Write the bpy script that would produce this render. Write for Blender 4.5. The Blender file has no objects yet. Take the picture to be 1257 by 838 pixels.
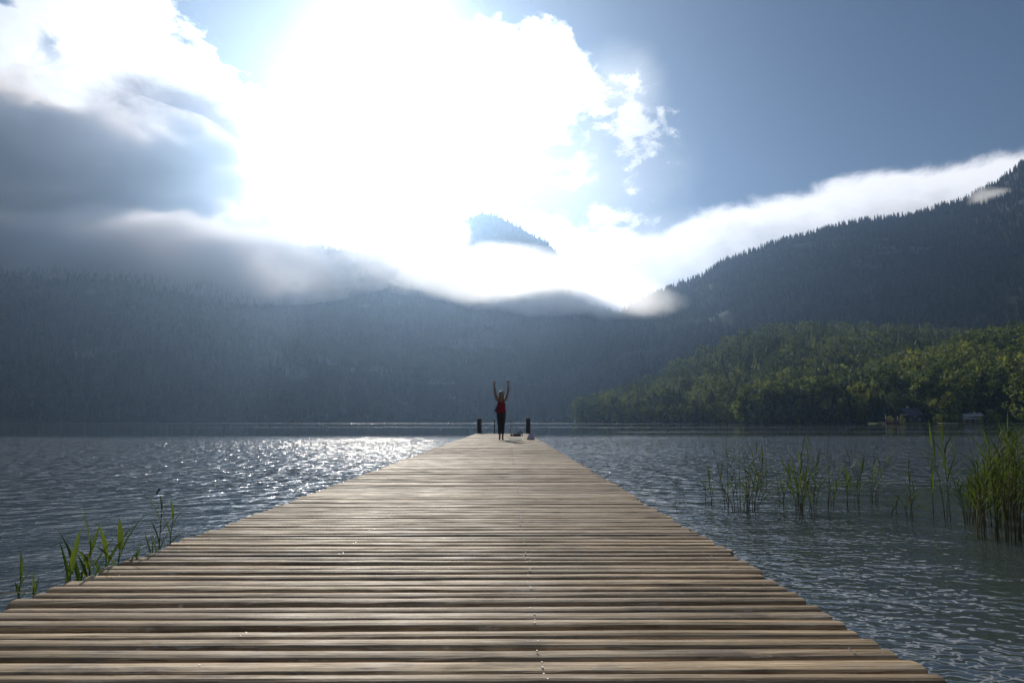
import bpy, bmesh, math, random
import numpy as np
from mathutils import Vector, Matrix
random.seed(7); rng = np.random.default_rng(11)
R = math.radians
S = bpy.context.scene
COL = S.collection

# ------------------------------------------------------------------ frame of the place
DECK = 0.45                     # deck top above the lake
CAMH = 0.63                     # eye above the deck
EYE = Vector((0, 0, DECK + CAMH))
FPX = 838.0
PITCH = math.atan(98.5 / 838.0)
YAW = math.atan(4.5 / 838.0)    # camera turned slightly to the right of the jetty's axis
SUN_EL, SUN_AZ = R(25.0), R(-11.0)

def ray(px, py):
    u, v = (px - 628.5) / FPX, (419.0 - py) / FPX
    f = math.cos(PITCH) - v * math.sin(PITCH); z = math.sin(PITCH) + v * math.cos(PITCH)
    c, s = math.cos(YAW), math.sin(YAW)
    return Vector((u * c + f * s, -u * s + f * c, z)).normalized()
def at(px, py, Y):
    d = ray(px, py); return EYE + d * (Y / d.y)
def on(px, py, z=0.0):
    d = ray(px, py); return EYE + d * ((z - EYE.z) / d.z)
def azel(px, py):
    d = ray(px, py); return math.atan2(d.x, d.y), math.asin(d.z)

# ------------------------------------------------------------------ node expression helper
class X:
    nt = None
    def __init__(s, sock): s.s = sock
    @staticmethod
    def link(inp, v):
        if isinstance(v, X): X.nt.links.new(v.s, inp)
        else: inp.default_value = v
    @staticmethod
    def math(op, *a, clamp=False):
        n = X.nt.nodes.new('ShaderNodeMath'); n.operation = op; n.use_clamp = clamp
        for i, v in enumerate(a): X.link(n.inputs[i], v)
        return X(n.outputs[0])
    def __add__(s, o): return X.math('ADD', s, o)
    __radd__ = __add__
    def __sub__(s, o): return X.math('SUBTRACT', s, o)
    def __rsub__(s, o): return X.math('SUBTRACT', o, s)
    def __mul__(s, o): return X.math('MULTIPLY', s, o)
    __rmul__ = __mul__
    def __truediv__(s, o): return X.math('DIVIDE', s, o)
    def __pow__(s, o): return X.math('POWER', s, o)
    def max(s, o): return X.math('MAXIMUM', s, o)
    def min(s, o): return X.math('MINIMUM', s, o)
def N(t, **k):
    n = X.nt.nodes.new(t)
    for a, b in k.items(): setattr(n, a, b)
    return n
def smooth(x, a, b, lo=0.0, hi=1.0):
    n = N('ShaderNodeMapRange', interpolation_type='SMOOTHSTEP')
    for i, v in enumerate((x, a, b, lo, hi)): X.link(n.inputs[i], v)
    return X(n.outputs[0])
def lin(x, a, b, lo=0.0, hi=1.0):
    n = N('ShaderNodeMapRange')
    for i, v in enumerate((x, a, b, lo, hi)): X.link(n.inputs[i], v)
    return X(n.outputs[0])
def noise(vec, scale, detail=4.0, rough=0.5, dist=0.0, color=False, dim='3D'):
    n = N('ShaderNodeTexNoise', noise_dimensions=dim)
    X.link(n.inputs['Vector'], vec); n.inputs['Scale'].default_value = scale
    n.inputs['Detail'].default_value = detail; n.inputs['Roughness'].default_value = rough
    n.inputs['Distortion'].default_value = dist
    return X(n.outputs['Color' if color else 'Fac'])
def xyz(x, y, z):
    n = N('ShaderNodeCombineXYZ')
    for i, v in enumerate((x, y, z)): X.link(n.inputs[i], v)
    return X(n.outputs[0])
def sep(v):
    n = N('ShaderNodeSeparateXYZ'); X.link(n.inputs[0], v); return [X(o) for o in n.outputs]
def vmath(op, a, b):
    n = N('ShaderNodeVectorMath', operation=op); X.link(n.inputs[0], a); X.link(n.inputs[1], b); return X(n.outputs[0])
def mixc(f, a, b, mode='MIX'):
    n = N('ShaderNodeMix', data_type='RGBA', blend_type=mode)
    X.link(n.inputs[0], f)
    for i, v in ((6, a), (7, b)):
        if not isinstance(v, X) and len(v) == 3: v = (*v, 1)
        X.link(n.inputs[i], v)
    return X(n.outputs[2])
def geo(out): return X(N('ShaderNodeNewGeometry').outputs[out])
def curve(x, pts):
    """piecewise-linear function of x as map-range segments"""
    acc = pts[0][1]
    for (x0, y0), (x1, y1) in zip(pts, pts[1:]):
        acc = lin(x, x0, x1, 0.0, y1 - y0) + acc
    return acc
def mat(name):
    m = bpy.data.materials.new(name); m.use_nodes = True
    X.nt = m.node_tree; X.nt.nodes.clear()
    return m
def out(surface=None, volume=None):
    o = N('ShaderNodeOutputMaterial')
    if surface is not None: X.nt.links.new(surface.s, o.inputs['Surface'])
    if volume is not None: X.nt.links.new(volume.s, o.inputs['Volume'])
def pbsdf(color, rough=0.6, spec=0.5, normal=None, metallic=0.0, **kw):
    n = N('ShaderNodeBsdfPrincipled')
    if not isinstance(color, X): color = (*color, 1) if len(color) == 3 else color
    X.link(n.inputs['Base Color'], color); X.link(n.inputs['Roughness'], rough)
    X.link(n.inputs['Specular IOR Level'], spec); X.link(n.inputs['Metallic'], metallic)
    if normal is not None: X.link(n.inputs['Normal'], normal)
    for k, v in kw.items(): X.link(n.inputs[k.replace('_', ' ')], v)
    return X(n.outputs[0])
def bump(h, strength=0.5, dist=0.01):
    n = N('ShaderNodeBump'); X.link(n.inputs['Height'], h)
    n.inputs['Strength'].default_value = strength; n.inputs['Distance'].default_value = dist
    return X(n.outputs[0])
def addsh(a, b):
    n = N('ShaderNodeAddShader'); X.nt.links.new(a.s, n.inputs[0]); X.nt.links.new(b.s, n.inputs[1]); return X(n.outputs[0])
def mixsh(f, a, b):
    n = N('ShaderNodeMixShader'); X.link(n.inputs[0], f)
    X.nt.links.new(a.s, n.inputs[1]); X.nt.links.new(b.s, n.inputs[2]); return X(n.outputs[0])

# ------------------------------------------------------------------ object helpers
def link(name, me, m=None, parent=None):
    o = bpy.data.objects.new(name, me); COL.objects.link(o)
    if m is not None and me is not None and not me.materials: me.materials.append(m)
    if parent is not None: o.parent = parent
    return o
def tag(o, label=None, cat=None, group=None, kind=None):
    for k, v in (('label', label), ('category', cat), ('group', group), ('kind', kind)):
        if v: o[k] = v
    return o
def empty(name, loc=(0, 0, 0), rz=0.0):
    o = bpy.data.objects.new(name, None); COL.objects.link(o)
    o.location = loc; o.rotation_euler = (0, 0, rz); o.empty_display_size = 0.1
    return o
def npmesh(name, V, F, smooth_=False, attrs=None):
    V = np.asarray(V, dtype=np.float32).reshape(-1, 3); F = np.asarray(F, dtype=np.int32)
    k = F.shape[1]; me = bpy.data.meshes.new(name)
    me.vertices.add(len(V)); me.vertices.foreach_set('co', V.ravel())
    me.loops.add(F.size); me.loops.foreach_set('vertex_index', F.ravel())
    me.polygons.add(len(F)); me.polygons.foreach_set('loop_start', np.arange(0, F.size, k, dtype=np.int32))
    me.polygons.foreach_set('use_smooth', np.full(len(F), smooth_, dtype=bool))
    me.update(calc_edges=True)
    for a, v in (attrs or {}).items():
        at_ = me.attributes.new(a, 'FLOAT', 'POINT'); at_.data.foreach_set('value', np.asarray(v, dtype=np.float32))
    return me
class MB:
    """collects shapes of ONE part into one mesh"""
    def __init__(s): s.v = []; s.f = []
    def add(s, vs, fs):
        b = len(s.v); s.v += [tuple(v) for v in vs]; s.f += [tuple(b + i for i in f) for f in fs]; return s
    def box(s, x0, x1, y0, y1, z0, z1):
        return s.add([(x0,y0,z0),(x1,y0,z0),(x1,y1,z0),(x0,y1,z0),(x0,y0,z1),(x1,y0,z1),(x1,y1,z1),(x0,y1,z1)],
                     [(0,3,2,1),(4,5,6,7),(0,1,5,4),(1,2,6,5),(2,3,7,6),(3,0,4,7)])
    def tube(s, pts, rad, n=8, cap=True):
        pts = [Vector(p) for p in pts]; rad = rad if hasattr(rad, '__len__') else [rad] * len(pts)
        vs, fs = [], []
        for i, p in enumerate(pts):
            d = (pts[min(i+1, len(pts)-1)] - pts[max(i-1, 0)]).normalized()
            a = d.cross(Vector((0.31, 0.95, 0.05)) if abs(d.z) > .7 else Vector((0, 0, 1))).normalized(); b = d.cross(a)
            vs += [p + (a * math.cos(t) + b * math.sin(t)) * rad[i] for t in (2 * math.pi * k / n for k in range(n))]
        for i in range(len(pts) - 1):
            for k in range(n): fs.append((i*n+k, i*n+(k+1)%n, (i+1)*n+(k+1)%n, (i+1)*n+k))
        if cap: fs += [tuple(range(n))[::-1], tuple((len(pts)-1)*n + k for k in range(n))]
        return s.add(vs, fs)
    def mesh(s, name, smooth_=False):
        me = bpy.data.meshes.new(name); me.from_pydata(s.v, [], s.f); me.update()
        if smooth_: me.polygons.foreach_set('use_smooth', [True] * len(me.polygons))
        return me
    def build(s, name, m, parent=None, smooth_=False):
        return link(name, s.mesh(name, smooth_), m, parent)
def fbm(x, y, seed=0, octaves=4, lac=2.0, gain=0.5):
    x = np.asarray(x, float); y = np.asarray(y, float)
    g = np.random.default_rng(seed).random((256, 256)); tot = 0; amp = 1.0; nrm = 0
    for o in range(octaves):
        xi = np.floor(x).astype(int); yi = np.floor(y).astype(int); fx = x - xi; fy = y - yi
        fx = fx*fx*(3-2*fx); fy = fy*fy*(3-2*fy)
        a = g[xi%256, yi%256]; b = g[(xi+1)%256, yi%256]; c = g[xi%256, (yi+1)%256]; d = g[(xi+1)%256, (yi+1)%256]
        tot = tot + amp * ((a*(1-fx)+b*fx)*(1-fy) + (c*(1-fx)+d*fx)*fy); nrm += amp
        x = x*lac + 17.3; y = y*lac + 5.7; amp *= gain
    return tot / nrm - 0.5

# ------------------------------------------------------------------ render settings, camera, sun
S.render.engine = 'CYCLES'
cy = S.cycles
cy.max_bounces = 6; cy.diffuse_bounces = 2; cy.glossy_bounces = 3; cy.transmission_bounces = 4; cy.volume_bounces = 3
cy.transparent_max_bounces = 6; cy.caustics_reflective = False; cy.caustics_refractive = False
cy.sample_clamp_indirect = 6.0; cy.sample_clamp_direct = 120.0
cy.use_denoising = True; cy.denoising_prefilter = 'ACCURATE'
cy.volume_step_rate = 1.0; cy.volume_max_steps = 64
S.view_settings.view_transform = 'Standard'; S.view_settings.look = 'None'
S.view_settings.exposure = 0.16; S.view_settings.gamma = 1.0
cam = bpy.data.cameras.new('camera'); cam.lens = 24.0; cam.sensor_width = 36.0; cam.clip_start = 0.05; cam.clip_end = 30000
co = bpy.data.objects.new('camera', cam); COL.objects.link(co); S.camera = co
co.location = EYE; co.rotation_euler = (math.pi/2 + PITCH, 0, -YAW)
sl = bpy.data.lights.new('sun', 'SUN'); sl.energy = 3.6; sl.angle = R(0.55); sl.color = (1.0, 0.92, 0.80)
so = bpy.data.objects.new('sun', sl); COL.objects.link(so)
SD = Vector((math.sin(SUN_AZ)*math.cos(SUN_EL), math.cos(SUN_AZ)*math.cos(SUN_EL), math.sin(SUN_EL)))
so.rotation_euler = (-SD).to_track_quat('-Z', 'Y').to_euler(); so.location = SD * 60

SKYS = 0.041
# ------------------------------------------------------------------ world: Nishita sky with the high clouds
def build_world():
    w = bpy.data.worlds.new('World'); S.world = w; w.use_nodes = True
    w.cycles.sampling_method = 'MANUAL'; w.cycles.sample_map_resolution = 1024
    X.nt = w.node_tree; X.nt.nodes.clear()
    sky = N('ShaderNodeTexSky', sky_type='NISHITA'); sky.sun_disc = False
    sky.sun_elevation = SUN_EL; sky.sun_rotation = SUN_AZ; sky.altitude = 600; sky.air_density = 1.0; sky.dust_density = 0.15; sky.ozone_density = 3.0
    d = X(N('ShaderNodeTexCoord').outputs['Generated'])
    dx, dy, dz = sep(d)
    a = X.math('ARCTAN2', dx, dy); e = X.math('ARCSINE', dz)
    p = xyz(a, e * 1.5, 0.37)
    warp = noise(p, 5.0, 3, 0.5, color=True)
    pw = vmath('ADD', p, vmath('MULTIPLY', vmath('SUBTRACT', warp, (0.5, 0.5, 0.5)), (0.10, 0.10, 0.0)))
    n1 = (noise(pw, 6.0, 9, 0.60) - 0.5) * 2.6           # billows
    n2 = (noise(pw, 24.0, 6, 0.62) - 0.5) * 2.2           # wisps
    n3 = (noise(xyz(a * 0.7, e * 1.5, 2.1), 4.0, 4, 0.5) - 0.5) * 2.2
    k = math.cos(R(12))
    def blob(px, py, rx, ry, rot=0.0):
        a0, e0 = azel(px, py); c, s = math.cos(rot), math.sin(rot)
        u = (a - a0); v = (e - e0)
        uu = (u * c + v * s) / (rx / FPX); vv = (v * c - u * s) / (ry / FPX)
        return 1.0 - X.math('SQRT', uu * uu + vv * vv)
    def union(*b):
        r = b[0]
        for q in b[1:]: r = r.max(q)
        return r
    # angle to the sun
    dot = X(N('ShaderNodeVectorMath', operation='DOT_PRODUCT').outputs['Value'])
    X.link(dot.s.node.inputs[0], d); dot.s.node.inputs[1].default_value = SD
    ang = X.math('ARCCOSINE', dot.min(0.99999))
    glow = X.math('EXPONENT', ang * (-1.0 / 0.11)); glow2 = X.math('EXPONENT', ang * (-1.0 / 0.42))
    # white high cloud
    hi = union(blob(70, 40, 270, 130, 0.0), blob(-60, 110, 300, 170), blob(330, 175, 290, 110, 0.0), blob(470, 210, 280, 150, 0.1), blob(215, 95, 150, 80, -0.35),
               blob(600, 125, 150, 100, 0.0), blob(540, 290, 330, 110, -0.2), blob(700, 345, 220, 70, -0.1), blob(-420, 60, 300, 260), blob(460, 130, 190, 120), blob(150, 300, 400, 130))
    veil = union(blob(690, 230, 190, 150), blob(765, 110, 75, 60, -0.5), blob(480, 60, 170, 140), blob(780, 310, 130, 80))
    puff = blob(781, 160, 42, 42, 0.4)
    hole = blob(62, 50, 50, 42, -0.6).max(blob(2, 0, 30, 22))
    gap = blob(312, 14, 100, 66, -0.35)
    chi = hi * 1.0 + n1 * 0.75 + n2 * 0.30 - smooth(hole + n1 * 1.3 + n2 * .7, -0.2, 1.2) * 0.85 - smooth(gap + n1 * 0.9 + n2 * 0.4, -0.1, 0.5) * 2.4
    dhi = smooth(chi, 0.05, 0.36)
    dve = smooth(veil + n1 * 0.3, 0.0, 1.0) * 0.7
    dpu = smooth(puff + n2 * 1.6 + n1 * 0.9, 0.10, 0.9) * 0.7
    # bank lying over the right-hand ridge
    pts = [azel(x, y) for x, y in ((560, 235), (650, 262), (740, 287), (811, 284), (877, 255), (1010, 222), (1068, 212), (1152, 205), (1257, 182), (1400, 150), (1700, 90))]
    et = curve(a, pts)
    hb = (et + n1 * 0.014 + n2 * 0.010 + 0.004 - e)         # >0 below the top edge
    db = smooth(hb, -0.004, 0.018) * smooth(a, azel(520, 300)[0], azel(700, 300)[0])
    # grey bank on the left: a soft underside in shadow, paler below
    gr = union(blob(-40, 225, 330, 115, -0.05), blob(225, 158, 120, 70, -0.15), blob(150, 300, 380, 95, -0.06), blob(330, 318, 220, 72, -0.18), blob(-300, 260, 400, 150), blob(120, 215, 170, 70, -0.15))
    dg = smooth(gr + n1 * 0.34 + n2 * 0.10 + n3 * 0.10, 0.0, 0.62)
    dark = smooth(union(blob(0, 195, 250, 90, -0.12), blob(225, 150, 80, 48, -.2) * 0.7 - 0.05, blob(-300, 200, 300, 90), blob(140, 222, 130, 48, -.25)) + n1 * 0.42 + n2 * 0.12 + n3 * 0.2, -0.15, 0.75)
    lit = (glow * 7.0 + glow2 * 0.62 + 0.60)
    cwhite = mixc(smooth(n3 + n1, -0.6, 0.6), (0.74, 0.76, 0.81), (1.0, 1.0, 1.0))
    hi_col = vmath('MULTIPLY', cwhite, xyz(lit, lit, lit))
    bank_v = (glow2 * 0.6 + 0.95) * smooth(hb + n1 * 0.02, 0.10, 0.015, 0.48, 1.0)
    bank_col = vmath('MULTIPLY', xyz(0.97, 0.97, 1.0), xyz(bank_v, bank_v, bank_v))
    grey_col = mixc(dark, (0.42, 0.36, 0.33), (0.13, 0.085, 0.07))
    skyc = vmath('MULTIPLY', X(sky.outputs[0]), (SKYS, SKYS, SKYS))
    au = glow * 1.0 + glow2 * 0.04
    skyc = vmath('ADD', skyc, vmath('MULTIPLY', xyz(au, au, au), (0.92, 0.96, 1.0)))
    c = mixc(dve.min(1.0), skyc, vmath('MULTIPLY', xyz(0.86, 0.90, 0.94), xyz(glow * 2.0 + 0.72, glow * 2.0 + 0.72, glow * 2.0 + 0.72)))
    c = mixc(dpu.min(1.0), c, vmath('MULTIPLY', hi_col, (0.9, 0.88, 0.86)))
    c = mixc(dhi, c, hi_col)
    c = mixc(db, c, bank_col)
    c = mixc(dg, c, grey_col)
    c = vmath('MULTIPLY', c, (1/SKYS, 1/SKYS, 1/SKYS))      # cloud colours above are radiances; the sky texture keeps its daylight strength
    bg = N('ShaderNodeBackground'); X.link(bg.inputs[0], c); bg.inputs[1].default_value = SKYS
    o = N('ShaderNodeOutputWorld'); X.nt.links.new(bg.outputs[0], o.inputs[0])
build_world()

# ------------------------------------------------------------------ the lake
def build_water():
    m = mat('lake_water')
    P = geo('Position'); px, py, pz = sep(P)
    # height field of the ripples, sampled three times for a true slope at every distance
    rng_ = X.math('SQRT', px * px + py * py)
    band = noise(xyz(px * 0.0016, py * 0.011, 0.0), 1.0, 2, 0.5)
    lane = smooth(py, 320, 380) * 0.6 + smooth(X.math('ABSOLUTE', py - 140.0 + px * 0.05), 22.0, 6.0) * 0.34 + smooth(X.math('ABSOLUTE', py - 72.0 - px * 0.10), 7.0, 1.0) * 0.5 * smooth(px, 4.0, 20.0)
    calm_far = smooth(py, 62, 36)                                   # the breeze dies out along the far shore
    patch = smooth(noise(xyz(px * 0.02, py * 0.05, 4.0), 1.0, 3, 0.5), 0.30, 0.62, 0.55, 1.15)
    # sheltered water in and behind the reeds on the right
    shelter = smooth(px - py * 0.22, -0.5, 3.0) * smooth(py, 15.0, 10.0)
    streak = smooth(noise(xyz(px * 0.0012, py * 0.02, 9.0), 1.0, 2, 0.5), 0.56, 0.66)
    wind = smooth(py - px * 0.15, 6.0, 13.0) * (1.0 - shelter * 0.7); wind2 = smooth(py, 16.0, 30.0)
    amp = (calm_far * 0.96 + 0.04 + (1.0 - calm_far) * streak * 0.06 + lane) * patch * (1.0 - shelter * 0.50)
    fine = (1.0 - shelter * 0.75)
    def height(ox, oy):
        q = xyz(px + ox, (py + oy) * 1.25, 0.0)
        q2 = xyz(px * 0.92 + py * 0.38 + (ox * 0.92 + oy * 0.38), py * 1.15 - px * 0.42 + (oy * 1.15 - ox * 0.42), 7.7)
        return noise(q, 8.6, 1.0, 0.45, 0.2) * 0.0165 + noise(q2, 14.0, 1.0, 0.5, 0.1) * 0.008 * fine + noise(q, 1.1, 1.0, 0.5) * 0.05 + noise(q2, 2.7, 1.2, 0.5, 0.2) * 0.18 * wind + noise(q, 1.4, 1.0, 0.5) * 0.11 * wind2
    D = 0.006
    h0 = height(0.0, 0.0); hx = height(D, 0.0); hy = height(0.0, D)
    sx = (h0 - hx) * (1.0 / D) * amp; sy = (h0 - hy) * (1.0 / D) * amp
    nrm = vmath('NORMALIZE', xyz(sx, sy, 1.0), (0, 0, 0))
    col = mixc(noise(xyz(px * 0.05, py * 0.05, 0.0), 1.0, 2), (0.048, 0.064, 0.067), (0.058, 0.075, 0.076))
    out(pbsdf(col, smooth(py, 8.0, 30.0) * smooth(py, 62.0, 46.0) * 0.05 + 0.03, 0.5, nrm, IOR=1.333))
    # one sheet, finer near the jetty
    n = 60; xs = np.linspace(-1, 1, n); xs = np.sign(xs) * np.abs(xs) ** 3 * 3900
    ys = np.linspace(0, 1, n); ys = -380 + 5700 * ys ** 2.2
    gx, gy = np.meshgrid(xs, ys); V = np.stack([gx, gy, np.zeros_like(gx)], -1).reshape(-1, 3)
    i, j = np.meshgrid(np.arange(n-1), np.arange(n-1)); b = (j * n + i).ravel()
    F = np.stack([b, b+1, b+n+1, b+n], 1)
    tag(link('lake_water', npmesh('lake_water', V, F), m), 'rippled dark teal lake glittering under the sun', 'lake', kind='structure')
build_water()

# ------------------------------------------------------------------ the jetty
XL, XR, YEND = -1.74, 1.075, 36.6
def wood_mat(name, base0, base1, dark, spec=0.35, along=0, fine=1.0, pale=(0.60, 0.52, 0.40), moss=(0.20, 0.15, 0.075)):
    m = mat(name)
    P = X(N('ShaderNodeTexCoord').outputs['Object']); ri = geo('Random Per Island')
    px, py, pz = sep(P)
    if along == 2: px, pz = pz, px
    off = ri * 57.0
    wv = noise(xyz(px * 1.1 + off, py * 6.0, off), 1.0, 2) * 0.02
    g = xyz(px * 0.7 + off, (py + wv) * 30.0, pz * 30.0 + off)
    grain = noise(g, 2.0, 7, 0.68, 0.25)
    fib = noise(xyz(px * 2.2 + off, (py + wv) * 210.0, pz * 210.0), 1.5, 4, 0.65)
    fib2 = noise(xyz(px * 5.0 + off * 1.7, (py + wv) * 95.0, pz * 95.0), 1.5, 5, 0.7)
    blot = noise(xyz(px * 1.5 + off, py * 7.0 + off, pz * 2.0), 1.7, 5, 0.65)
    big = noise(xyz(px * 0.7, py * 0.45, 0.0), 1.0, 4, 0.6)
    v = N('ShaderNodeTexVoronoi', feature='F1'); X.link(v.inputs['Vector'], xyz(px * 2.2 + off, py * 11.0 + off, 0.0)); v.inputs['Scale'].default_value = 1.0
    vd = X(v.outputs['Distance']); kon = smooth(noise(xyz(px + off, py, 3.0), 3.0, 1), 0.46, 0.54)
    knot = smooth(vd, 0.12, 0.04) * kon; ring = smooth(vd, 0.30, 0.12) * kon
    c = mixc(smooth(grain, 0.34, 0.64), base0, base1)
    tint = mixc(ri, (0.72, 0.70, 0.68), (1.20, 1.17, 1.10))
    c = mixc(1.0, c, tint, 'MULTIPLY')
    c = mixc(smooth(blot, 0.52, 0.72) * 0.6, c, dark)
    c = mixc(smooth(fib2, 0.54, 0.66) * 0.6, c, dark)
    c = mixc(smooth(blot, 0.44, 0.28) * 0.55, c, pale)
    c = mixc(smooth(big, 0.48, 0.62) * 0.45, c, moss)
    stain = noise(xyz(px * 1.6 + off * 0.02, py * 3.2, 5.0), 1.0, 6, 0.65)
    c = mixc(smooth(stain, 0.52, 0.64) * 0.62, c, dark)
    c = mixc(smooth(fib, 0.57, 0.64) * 0.8, c, tuple(q * 0.35 for q in dark))
    c = mixc(ring * 0.45, c, dark); c = mixc(knot * 0.9, c, tuple(q * 0.4 for q in dark))
    worn = smooth(noise(xyz(px * 5.0 + off, py * 42.0, 1.0), 1.5, 5, 0.7), 0.60, 0.66)
    c = mixc(worn * 0.65, c, pale)
    v2 = N('ShaderNodeTexVoronoi', feature='F1'); X.link(v2.inputs['Vector'], xyz(px * 5.0, py * 14.0, 0.0)); v2.inputs['Scale'].default_value = 1.0
    chip = smooth(X(v2.outputs['Distance']) + fib2 * 0.12, 0.13, 0.08) * smooth(noise(xyz(px * 2.0, py * 2.0, 8.0), 2.0, 2), 0.50, 0.56)
    c = mixc(chip * 0.8, c, tuple(min(0.75, q * 1.25) for q in pale))
    h = grain * 0.5 + fib * 0.6 + fib2 * 0.5 + blot * 0.25 - knot * 0.5
    out(pbsdf(c, lin(blot, 0.3, 0.7, 0.55, 0.78), spec, bump(h, 0.45, 0.004 * fine)))
    return m
M_DECK = wood_mat('weathered_planks', (0.26, 0.178, 0.100), (0.65, 0.49, 0.305), (0.080, 0.055, 0.038), 0.26)
M_BEAM = wood_mat('damp_timber', (0.05, 0.042, 0.036), (0.12, 0.10, 0.085), (0.03, 0.025, 0.022), 0.3, pale=(0.15, 0.13, 0.11), moss=(0.06, 0.055, 0.03))
M_POST = wood_mat('dark_post_timber', (0.030, 0.026, 0.026), (0.075, 0.066, 0.064), (0.018, 0.016, 0.016), 0.15, along=2, pale=(0.10, 0.09, 0.085), moss=(0.05, 0.045, 0.04))
m = mat('zinc_screw'); out(pbsdf((0.6, 0.58, 0.55), 0.42, 0.5, metallic=1.0)); M_ZINC = m
m = mat('dark_metal'); out(pbsdf((0.06, 0.07, 0.085), 0.4, 0.5, metallic=0.7)); M_DMETAL = m

def build_jetty():
    j = tag(empty('jetty', (0, 0, DECK)), 'long weathered plank jetty running straight out over the lake', 'jetty')
    V, F = [], []; nseg = 20; sc_v, sc_f = MB(), None
    y = -2.6; prev = 0
    while y < YEND:
        pitch = 0.094 + rng.normal(0, 0.004)
        gap = float(np.clip(rng.normal(0.016, 0.004), 0.006, 0.028)); w = pitch - gap
        zo = rng.normal(0, 0.0022); tilt = rng.normal(0, 0.012); bow = rng.normal(0, 0.0018); skew = rng.normal(0, 0.0010)
        th = 0.036 + rng.normal(0, 0.002); r = 0.009 + abs(rng.normal(0, 0.004))
        grp = 0.012 * math.sin(y * 2.1) + 0.008 * math.sin(y * 5.3 + 1)
        x0 = XL + rng.normal(0, 0.012) - 0.3 * grp; x1 = XR + rng.normal(0, 0.013) + grp
        # crowned section with worn arrises
        prof = [(0.0, -th), (0.0, -r*1.2), (r*0.35, -r*0.4), (r, -0.001), (w*0.35, 0.0022), (w*0.65, 0.0022), (w-r, -0.001), (w-r*0.35, -r*0.4), (w, -r*1.2), (w, -th)]
        np_ = len(prof); b = len(V)
        ph = rng.random(4) * 6.28
        for i in range(nseg + 1):
            t = i / nseg; xx = x0 + (x1 - x0) * t
            dz = zo + bow * math.sin(math.pi * t + ph[0]) + 0.0005 * math.sin(9 * t + ph[1])
            dy = skew * math.sin(3.1 * t + ph[2]) + 0.0007 * math.sin(14 * t + ph[3])
            for k, (u, v) in enumerate(prof):
                ew = rng.normal(0, 0.0004) if 0 < k < np_ - 1 else 0
                V.append((xx, y + u + dy + ew, v + dz + (u - w/2) * tilt + ew))
        for i in range(nseg):
            for k in range(np_):
                F.append((b + i*np_ + k, b + (i+1)*np_ + k, b + (i+1)*np_ + (k+1) % np_, b + i*np_ + (k+1) % np_))
        for e0 in (b, b + nseg * np_):          # end grain as quads
            for k in range(np_ // 2 - 1):
                F.append((e0 + k, e0 + k + 1, e0 + np_ - 2 - k, e0 + np_ - 1 - k))
        # screws: two rows of pairs along the middle bearer, singles near the edges
        for sx_, pr in ((0.085, 0.0), (-0.80, 0.0), (XL + 0.12, 0.0), (XR - 0.12, 0.0)):
            if rng.random() < (0.85 if sx_ == 0.085 else 0.3):
                for q in ((0.28, 0.72) if rng.random() < 0.6 else (0.5,)):
                    cx_ = sx_ + rng.normal(0, 0.006); cy_ = y + w * q; cz_ = zo + 0.0032 + (w*q - w/2) * tilt + bow * 0.6
                    rr = 0.0032; vs = [(cx_ + rr * math.cos(t), cy_ + rr * math.sin(t), cz_ - 0.003) for t in np.linspace(0, 2*math.pi, 8, endpoint=False)]
                    vs += [(cx_ + rr*.7 * math.cos(t), cy_ + rr*.7 * math.sin(t), cz_ + 0.0012) for t in np.linspace(0, 2*math.pi, 8, endpoint=False)]
                    sc_v.add(vs, [(k, (k+1) % 8, 8 + (k+1) % 8, 8 + k) for k in range(8)] + [tuple(range(8, 16))])
        y += pitch
    me = npmesh('decking', V, F, False)
    link('decking', me, M_DECK, j)
    sc_v.build('screw_heads', M_ZINC, j)
    for bx in (XL + 0.12, -0.80, 0.085, XR - 0.12):
        MB().box(bx - 0.05, bx + 0.05, -2.6, YEND - 0.04, -0.20, -0.047).build('bearer', M_BEAM, j)
    for k in range(12):
        yy = 0.6 + k * 3.2
        MB().box(XL + 0.07, XR - 0.07, yy - 0.06, yy + 0.06, -0.34, -0.203).build('crossbeam', M_BEAM, j)
        for px_ in (XL + 0.22, XR - 0.22):
            MB().tube([(px_, yy, -1.9), (px_, yy, -0.343)], 0.085, 10).build('pile', M_BEAM, j, True)
    MB().box(XL + 0.01, XR - 0.01, YEND + 0.012, YEND + 0.05, -0.21, -0.006).build('end_board', M_BEAM, j)
build_jetty()

def post(px, top, wid, lab):
    Y = YEND - 0.15; p = at(px, 532, Y); h = 0.80 * top
    b = empty('mooring_post', (p.x, YEND + 0.19, -0.9))
    tag(b, lab, 'post', 'mooring posts at the end of the jetty')
    zt = 0.9 + DECK + h; n = 16; vs, fs = [], []
    rr = wid
    rings = [(0, 1), (0.9, 1.02), (1.3, 1.0), (zt - 0.35, 1.0), (zt - 0.02, 0.985), (zt, 0.93)]
    for z, k in rings:
        for t in range(n):
            a = 2 * math.pi * t / n; wob = 1 + 0.03 * math.sin(3 * a + 1) + 0.02 * math.sin(5 * a)
            vs.append((rr * k * wob * math.cos(a), rr * k * wob * math.sin(a), z))
    for i in range(len(rings) - 1):
        for t in range(n): fs.append((i*n+t, i*n+(t+1) % n, (i+1)*n+(t+1) % n, (i+1)*n+t))
    fs.append(tuple((len(rings)-1)*n + t for t in range(n)))
    MB().add(vs, fs).build('timber', M_POST, b, False)
    MB().tube([(0, 0, zt - 0.001), (0, 0, zt + 0.012), (0, 0, zt + 0.022)], [rr * 0.97, rr * 0.95, rr * 0.6], 16).build('cap', M_POST, b)
post(588, 1.0, 0.115, 'round dark mooring post standing free at the left corner of the jetty end')
post(648.5, 1.02, 0.115, 'round dark mooring post behind the pale cloth bag at the jetty end')

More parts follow.
